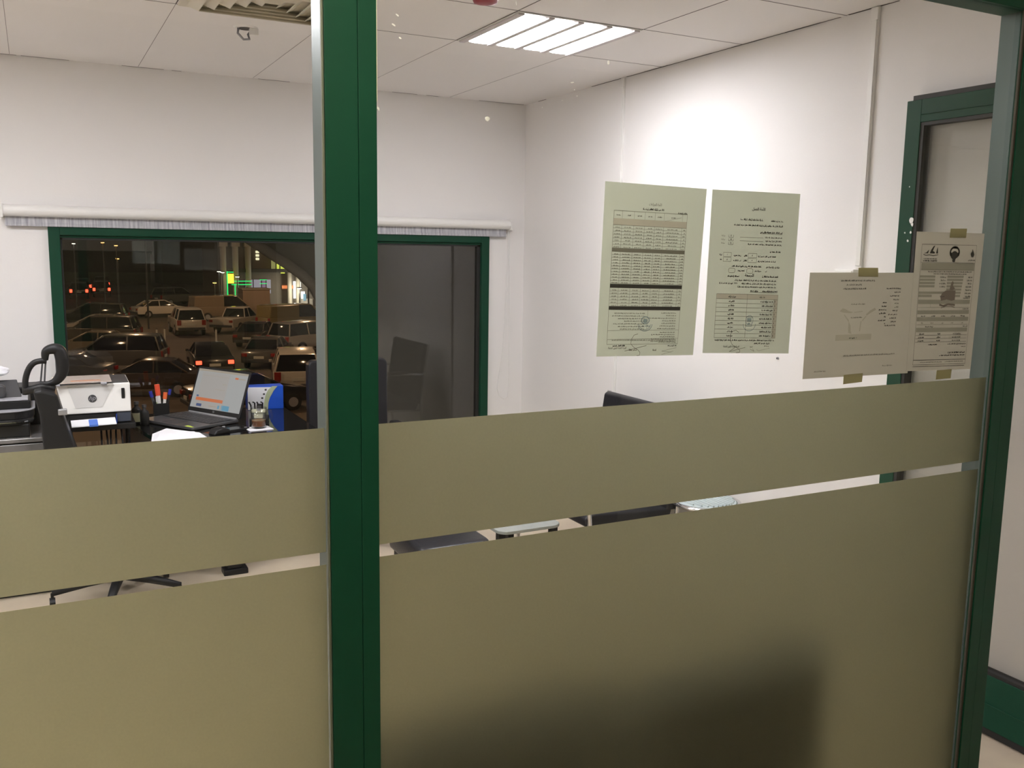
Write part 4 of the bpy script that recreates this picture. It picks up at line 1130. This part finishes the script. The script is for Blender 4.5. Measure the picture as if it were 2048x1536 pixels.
# ---- cars
nt_m = mat('car_paint', (.5, .5, .5), .22, coat=.6)
oi = nt_m.node_tree.nodes.new('ShaderNodeObjectInfo')
nt_m.node_tree.links.new(oi.outputs['Color'], nt_m.node_tree.nodes['Principled BSDF'].inputs['Base Color'])
car_glass = mat('car_glass', (.012, .012, .014), .08)
tyre = mat('tyre_rubber', (.015, .015, .015), .8)
tail_off = mat('red_tail_lamp', (.30, .015, .01), .25)
tail_on = mat('lit_tail_lamp', (.3, .01, .01), .3, emit=(1.0, .055, .025), es=4.5)
head_off = mat('clear_head_lamp', (.6, .6, .58), .1)
amber_on = mat('lit_amber_lamp', (.5, .2, .02), .3, emit=(1.0, .48, .10), es=7)
plate = mat('number_plate', (.6, .6, .55), .5)
KIND = {
 'sedan': dict(w=.88, body=[(-2.25, .34), (-2.3, .62), (-2.22, .92), (-1.45, 1.0), (1.0, .97), (1.95, .84), (2.2, .68), (2.24, .34)], cab=[(-1.75, .97), (-1.05, 1.40), (.10, 1.44), (1.05, .95)], wr=.32, wx=(-1.38, 1.38)),
 'suv': dict(w=.96, body=[(-2.4, .42), (-2.45, .80), (-2.42, 1.10), (-1.6, 1.14), (1.05, 1.12), (2.05, 1.02), (2.35, .82), (2.38, .42)], cab=[(-2.36, 1.10), (-2.15, 1.76), (.15, 1.80), (1.10, 1.10)], wr=.38, wx=(-1.48, 1.48)),
 'van': dict(w=.95, body=[(-2.6, .40), (-2.62, .80), (-2.6, 1.15), (-1.6, 1.18), (1.45, 1.15), (2.25, 1.02), (2.5, .80), (2.52, .40)], cab=[(-2.58, 1.12), (-2.5, 1.98), (.9, 2.0), (1.85, 1.10)], wr=.35, wx=(-1.6, 1.6)),
 'pickup': dict(w=.92, body=[(-2.6, .45), (-2.62, .78), (-2.6, 1.06), (-.55, 1.08), (1.05, 1.06), (2.1, .98), (2.4, .80), (2.42, .45)], cab=[(-.75, 1.06), (-.50, 1.66), (.40, 1.70), (1.25, 1.05)], wr=.38, wx=(-1.55, 1.55)),
}
PROTO = {}
def car_parts(kind, lit):
    d = KIND[kind]
    t = bpy.data.objects.new(kind, None); COL.objects.link(t)
    w = d['w']
    b = MB().prism(d['body'], 'x', -w, w)
    zs = [p[1] for p in d['cab']]
    z0, z1 = min(zs), max(zs)
    def wid(z): return w * (.93 - .20 * (z - z0) / (z1 - z0))
    cab = d['cab']
    n = len(cab)
    # roof and pillars in body colour
    rp = [(cab[1][0] - .03, cab[1][1] - .01), (cab[2][0] + .05, cab[2][1] - .03), (cab[2][0] - .05, cab[2][1] + .04), (cab[1][0] + .12, cab[1][1] + .05)]
    b.prism(rp, 'x', -wid(z1) - .01, wid(z1) + .01)
    for s in (-1, 1):
        for a, c in ((cab[0], cab[1]), (cab[3], cab[2]), ((cab[1][0] * .45 + cab[2][0] * .55, z0 + .02), (cab[1][0] * .45 + cab[2][0] * .55, z1))):
            b.tube([(s * wid(a[1]), a[0], a[1]), (s * wid(c[1]), c[0], c[1])], .045, 6)
    b.build('body', nt_m, t, bevel=.07, seg=3, smooth=True)
    g = MB()
    g.v = [(-wid(p[1]), p[0], p[1]) for p in cab] + [(wid(p[1]), p[0], p[1]) for p in cab]
    g.f = [tuple(reversed(range(n))), tuple(range(n, 2 * n))] + [(i, (i + 1) % n, n + (i + 1) % n, n + i) for i in range(n)]
    g.mi = [0] * len(g.f)
    g.build('windows', car_glass, t, bevel=.03, smooth=True)
    if kind == 'van':
        MB().prism([(-2.6, 1.14), (-2.52, 1.99), (-.2, 2.01), (-.2, 1.14)], 'x', -w * .95, w * .95).build('cargo_panel', nt_m, t, bevel=.06)
    for s in (-1, 1):
        for y in d['wx']:
            MB().tube([(s * (w - .20), y, d['wr']), (s * (w + .01), y, d['wr'])], d['wr'], 18).m(1).tube([(s * (w + .005), y, d['wr']), (s * (w + .02), y, d['wr'])], d['wr'] * .58, 12).build('wheel', [tyre, mid_grey], t)
        zb = d['body'][2][1] - .18
        MB().cbox((s * (w - .17), d['body'][1][0] + .02, zb), (.26, .09, .17 if kind in ('sedan', 'pickup') else .34)).build('tail_lamp', tail_on if lit else tail_off, t, bevel=.02)
        MB().cbox((s * (w - .22), d['body'][-2][0] - .06, d['body'][-2][1] - .03), (.34, .14, .15)).build('head_lamp', head_off, t, bevel=.03)
        MB().cbox((s * (w + .06), cab[3][0] - .25, z0 + .07), (.14, .09, .11)).build('mirror', nt_m, t, bevel=.02)
    MB().cbox((0, d['body'][1][0] - .005, .62 if kind == 'sedan' else .78), (.50, .03, .13)).build('number_plate', plate, t)
    MB().cbox((0, d['body'][0][0] - .02, d['body'][0][1] + .10), (w * 1.8, .12, .16)).build('rear_bumper', dark_grey, t, bevel=.03)
    return t
def car(kind, name, x, y, deg, color, label, lit=False, z=ZG):
    key = (kind, lit)
    if key not in PROTO:
        t = PROTO[key] = car_parts(kind, lit)
    else:
        t = copy_tree(PROTO[key])
    t.name = name
    t.location = (x, y, z); t.rotation_euler = (0, 0, math.radians(deg))
    for ch in t.children:
        ch.color = (*color, 1)
    tag(t, label, 'car', 'cars in the night car park')
WHT, SIL, BLK, TAN, GRY, YEL, BRN = (.62, .58, .52), (.33, .31, .28), (.015, .014, .013), (.24, .185, .13), (.10, .095, .09), (.34, .27, .10), (.06, .045, .035)
CARS = [
 ('suv', 'suv', 9.7, 38.6, -12, WHT, 'nearest white SUV with its rear towards the window, close to the green post'),
 ('suv', 'suv', 14.1, 52.6, -62, SIL, 'silver SUV parked side-on just above the nearest white SUV'),
 ('van', 'van', 16.4, 65.2, -70, YEL, 'yellowish van parked below the lit shop fronts'),
 ('suv', 'suv', 9.2, 66.6, 0, WHT, 'small white car seen from behind, alone in the middle of the lane'),
 ('pickup', 'pickup_truck', 12.9, 67.4, -38, WHT, 'pale pickup truck to the right of the lone white car'),
 ('van', 'van', 13.7, 77.8, -82, TAN, 'tan van parked side-on to the left of the beige kiosk'),
 ('sedan', 'sedan', 9.4, 82.5, -75, WHT, 'pale sedan side-on at the far left side of the lane'),
 ('suv', 'suv', 12.8, 98.5, -60, GRY, 'grey SUV in the distance left of the green neon shop'),
 ('sedan', 'sedan', 10.6, 47.6, -25, GRY, 'dark grey sedan left of the silver SUV'),
 ('sedan', 'sedan', 12.2, 57.4, -30, BRN, 'brown sedan between the pale pickup and the silver SUV'),
 ('sedan', 'sedan', 7.3, 45.6, -3, BLK, 'black car with lit red tail lamps just above the laptop'),
 ('sedan', 'sedan', 3.9, 39.6, 70, BRN, 'brown sedan nearest on the left, just above the pen holder'),
 ('suv', 'suv', 3.1, 47.3, 72, GRY, 'dark SUV second from the bottom in the left row'),
 ('sedan', 'sedan', 2.6, 53.5, 74, TAN, 'tan sedan in the left row, third from the bottom'),
 ('suv', 'suv', 3.1, 59.8, 70, BRN, 'brown SUV in the left row behind the tan sedan'),
 ('sedan', 'sedan', 3.4, 66.0, 74, SIL, 'silver sedan in the left row, fifth from the bottom'),
 ('suv', 'suv', 3.5, 72.6, 72, BLK, 'black SUV near the far end of the left row'),
 ('sedan', 'sedan', 3.8, 79.6, 74, GRY, 'grey sedan at the far end of the left row'),
 ('sedan', 'sedan', .6, 43.2, 68, BLK, 'black sedan behind the white printer at the bottom left of the window'),
 ('sedan', 'sedan', 6.9, 34.4, -85, BLK, 'black sedan low in the window behind the blue box'),
]
for kind, nm, x, y, deg, c, lab in CARS:
    car(kind, nm, x, y, deg, c, lab, lit='lit red' in lab)
for x, y, lab in ((4.4, 113.5, 'nearest car of the red-lit traffic queue far off at the left'), (6.9, 117, 'right car of the red-lit traffic queue far off at the left'),
                  (5.4, 126, 'third car of the red-lit traffic queue, behind the front two'), (7.9, 133, 'last car of the red-lit traffic queue, farthest right')):
    car('suv', 'suv', x, y, -3, BLK, lab, lit=True)

# ---- marker posts in the lane
reflector = mat('white_reflector', (.75, .74, .7), .3)
def bollard(x, y, label):
    t = thing('bollard', label, 'bollard', (x, y, ZG), 0, 'slim white bollards in the car park')
    MB().cyl((0, 0, 0), (0, 0, .95), .055, 12).build('bollard_post', reflector, t)
    MB().cyl((0, 0, .95), (0, 0, 1.0), .062, 12).build('bollard_cap', dark_grey, t)
bollard(6.46, 59.3, 'left one of the two white bollards in the middle of the lane')
bollard(6.95, 59.6, 'right one of the two white bollards in the middle of the lane')
bollard(9.75, 58.1, 'white bollard on its own beside the parked cars on the right')

# ---- shops
shop_wall = mat('shop_facade', (.16, .14, .12), .8)
col_m = mat('shop_column_stone', (.40, .37, .31), .7)
neon_g = mat('green_neon', (0, .1, 0), .4, emit=(.02, 1.0, .22), es=1.3)
sign_y = mat('yellow_sign_light', (.3, .25, 0), .4, emit=(1.0, .80, .06), es=1.6)
sign_lime = mat('lime_window_light', (.2, .2, 0), .4, emit=(.62, .70, .10), es=1.0)
sign_red = mat('red_sign_light', (.3, 0, 0), .4, emit=(1.0, .06, .035), es=2.2)
sign_blue = mat('blue_sign_light', (0, 0, .3), .4, emit=(.06, .12, 1.0), es=.9)
win_cool = mat('cool_shop_window', (.1, .1, .1), .4, emit=(.42, .40, .50), es=.55)
win_warm = mat('warm_shop_window', (.1, .1, .1), .4, emit=(.80, .66, .42), es=.9)
win_white = mat('white_shop_light', (.2, .2, .2), .4, emit=(.95, .97, .98), es=1.7)
lamp_white = mat('white_street_lamp_light', (.2, .2, .2), .4, emit=(1.0, .96, .86), es=9)
lamp_orange = mat('orange_street_lamp_light', (.2, .1, 0), .4, emit=(1.0, .50, .12), es=9)
sh = thing('shop_building', 'row of lit shops with stone columns on the far side of the car park', 'building', (19.93, 92.2, ZG))
sh.scale = (1.152,) * 3
MB().box((-3.4, .9, 0), (5.0, 9, 6.6)).build('shop_front_wall', shop_wall, sh)
MB().box((-3.0, .0, 3.05), (3.2, .9, 3.35)).build('canopy', mat('dark_canopy', (.05, .045, .04), .7), sh)
for x in (-3.1, -2.1, -1.05):
    MB().cyl((x, .1, 0), (x, .1, 5.2), .22, 14, .26).box((x - .34, -.24, 5.2), (x + .34, .44, 5.55)).build('column', col_m, sh)
MB().box((-3.4, -.2, 5.55), (-.6, .9, 5.95)).build('entablature', col_m, sh)
for x in (2.45, 3.2):
    MB().cyl((x, .1, 0), (x, .1, 3.05), .20, 14).build('column', col_m, sh)
for i, (a, b2) in enumerate(((-1.15, -.55), (-.45, .15), (.25, .55), (.65, 1.0))):
    MB().box((a, .84, 1.3 if i < 2 else 1.2), (b2, .92, 2.4)).build('display_window', win_cool if i != 2 else mat('violet_shop_window', (.1, .1, .1), .4, emit=(.40, .22, .42), es=.4), sh)
MB().box((-2.05, .84, .35), (-1.45, .92, 1.6)).build('doorway_light', win_warm, sh)
for (x0, x1, z0, z1) in ((2.95, 3.25, .75, 2.25), (3.35, 3.6, 1.6, 2.2), (3.62, 3.95, .1, 1.35)):
    MB().box((x0, .70, z0), (x1, .80, z1)).build('bright_window', win_white, sh)
MB().box((3.0, .55, 0), (4.6, .70, .72)).build('counter', mat('pale_counter', (.42, .40, .36), .7), sh)
MB().box((3.75, .50, .55), (4.0, .54, 1.15)).build('poster', mat('light_blue_poster', (.1, .2, .3), .5, emit=(.22, .42, .55), es=.5), sh)
for x, z, w, h, m_ in ((.95, 3.35, .34, 1.35, sign_lime), (1.42, 3.1, .2, 1.0, sign_lime), (1.75, 2.95, .34, .8, sign_lime)):
    MB().box((x, .2, z), (x + w, .3, z + h)).build('lit_upper_window', m_ if x > 1.2 else mat('dim_lime_window', (.1, .1, 0), .4, emit=(.40, .40, .16), es=.5), sh)
ns = thing('neon_sign', 'green neon frame with a yellow sign at the left end of the shops', 'sign', (16.47, 91.2, ZG))
ns.scale = (1.152,) * 3
for x0, x1, z0, z1 in ((.0, .06, .3, 3.15), (.62, .67, .3, 2.1), (.35, 2.0, 2.30, 2.35), (.35, 2.0, 2.02, 2.07), (2.7, 3.3, 2.42, 2.46), (2.7, 3.3, 2.10, 2.14), (.0, .55, 3.05, 3.11)):
    MB().box((x0, 0, z0), (x1, .08, z1)).build('neon_tube', neon_g, ns)
MB().box((.08, -.02, 2.15), (.55, .08, 2.95)).build('sign_panel', sign_y, ns)
MB().box((-.02, .1, 0), (.12, .2, 3.15)).build('sign_post', shop_wall, ns)
rs = thing('shop_sign', 'tall glowing red shop sign high above the shops', 'sign', (20.74, 93.0, ZG + 6.16))
rs.scale = (1.152,) * 3
sgn = MB()
for z in (.62, .40, .18):
    sgn.prism(rrect(-.14, z - .10, .14, z + .10, .05), 'y', 0, .08)
sgn.build('red_letters', sign_red, rs); MB().box((-.2, .08, -.3), (.2, .14, .8)).build('sign_board', shop_wall, rs)
MB().box((-.02, 0, -.18), (.14, .07, -.08)).build('blue_mark', sign_blue, rs)
os_ = thing('shop_sign', 'small orange glowing sign over the right shop entrance', 'sign', (22.75, 93.0, ZG + 2.02))
os_.scale = (1.152,) * 3
MB().box((-.5, 0, -.14), (.5, .12, .14)).build('sign_panel', mat('orange_sign_light', (.3, .1, 0), .4, emit=(1.0, .28, .10), es=.8), os_, bevel=.03)
MB().box((-.5, .12, -.3), (.5, .16, .3)).build('sign_board', shop_wall, os_)
ws = thing('shop_sign', 'small white stacked sign left of the red sign', 'sign', (19.8, 93.1, ZG + 4.67))
ws.scale = (1.152,) * 3
for z in (.12, .42, .72):
    MB().prism(rrect(-.13, z - .1, .16, z + .1, .05), 'y', 0, .08).build('lit_letter', mat('cream_sign_light', (.2, .2, .1), .4, emit=(.85, .80, .55), es=1.1), ws)
kk = thing('kiosk', 'plain beige kiosk box standing in front of the shops', 'kiosk', (17.2, 82.6, ZG))
kk.scale = (1.12,) * 3
MB().box((-1.05, -.9, .08), (1.05, .9, 2.05)).build('kiosk_wall', mat('beige_kiosk_panel', (.34, .26, .20), .8), kk, bevel=.03)
MB().box((-1.12, -.97, 2.05), (1.12, .97, 2.14)).build('kiosk_roof', col_m, kk)
MB().box((-1.0, -.85, 0), (1.0, .85, .08)).build('kiosk_base', dark_grey, kk)
# dark buildings closing the horizon
dk_b = mat('dark_far_building', (.075, .065, .055), .9)
for x, y, w, h, lab in ((1.0, 152, 30, 4.6, 'low dark building far off at the left of the window'), (34.5, 150, 34, 7.2, 'taller dark building far off behind the shops')):
    t = thing('building', lab, 'building', (x, y, ZG))
    MB().box((-w / 2, 0, 0), (w / 2, 10, h)).build('building_wall', dk_b, t)
    MB().box((-w / 2 - .3, -.3, h), (w / 2 + .3, 10.3, h + .4)).build('roof_edge', dk_b, t)

# ---- street lamps
def street_lamp(x, y, h, warm, label, watts):
    t = thing('street_lamp', label, 'street lamp', (x, y, ZG), 0, 'street lamps around the car park')
    MB().cyl((0, 0, 0), (0, 0, h), .07, 10, .045).build('pole', dark_grey, t)
    MB().box((-.16, -.35, h), (.16, .35, h + .10)).build('lamp_head', dark_grey, t, bevel=.02)
    MB().box((-.12, -.30, h - .035), (.12, .30, h)).build('lamp_glass', lamp_orange if warm else lamp_white, t)
    if watts:
        ld = bpy.data.lights.new('street_light', 'POINT'); ld.energy = watts; ld.shadow_soft_size = .25
        ld.color = (1.0, .62, .36) if warm else (1.0, .93, .80)
        lo = bpy.data.objects.new('street_light', ld); COL.objects.link(lo); lo.parent = t; lo.location = (0, 0, h - .25)
street_lamp(9.2, 24, 9.5, True, 'street lamp out of sight above the near end of the car park', SODIUM_WATTS)
street_lamp(-2.5, 36, 9.5, True, 'street lamp left of the left row of cars', SODIUM_WATTS)
street_lamp(13.4, 41.0, 9.5, True, 'street lamp beside the nearest white SUV, its head above the window', SODIUM_WATTS)
street_lamp(-1.5, 58, 9.5, True, 'street lamp beyond the left row of cars', SODIUM_WATTS)
street_lamp(7.2, 71, 9.5, True, 'street lamp in the middle of the far car park', SODIUM_WATTS * .8)
street_lamp(19.5, 73, 9.0, True, 'street lamp near the beige kiosk', SODIUM_WATTS * .9)
street_lamp(3.307, 92, 6.05, False, 'distant white street lamp at the top left corner of the window', 0)
street_lamp(5.7, 92, 6.18, True, 'distant orange street lamp, left one of the far pair', 0)
street_lamp(6.82, 92, 5.93, True, 'distant orange street lamp, right one of the far pair', 0)
street_lamp(7.0, 93.5, 4.72, True, 'lower distant orange street lamp under the far pair', 0)
street_lamp(15.3, 91.2, 2.54, True, 'orange street lamp just left of the green neon sign', 0)
street_lamp(15.7, 91, 3.62, False, 'white street lamp at the left end of the shops, left one', 0)
street_lamp(16.03, 91, 3.53, False, 'white street lamp at the left end of the shops, right one', 0)
street_lamp(17.4, 91, 3.12, False, 'white lamp in front of the columns of the shops', 0)
street_lamp(23.3, 90.6, 2.0, False, 'white lamp by the bright right shop entrance', 400)
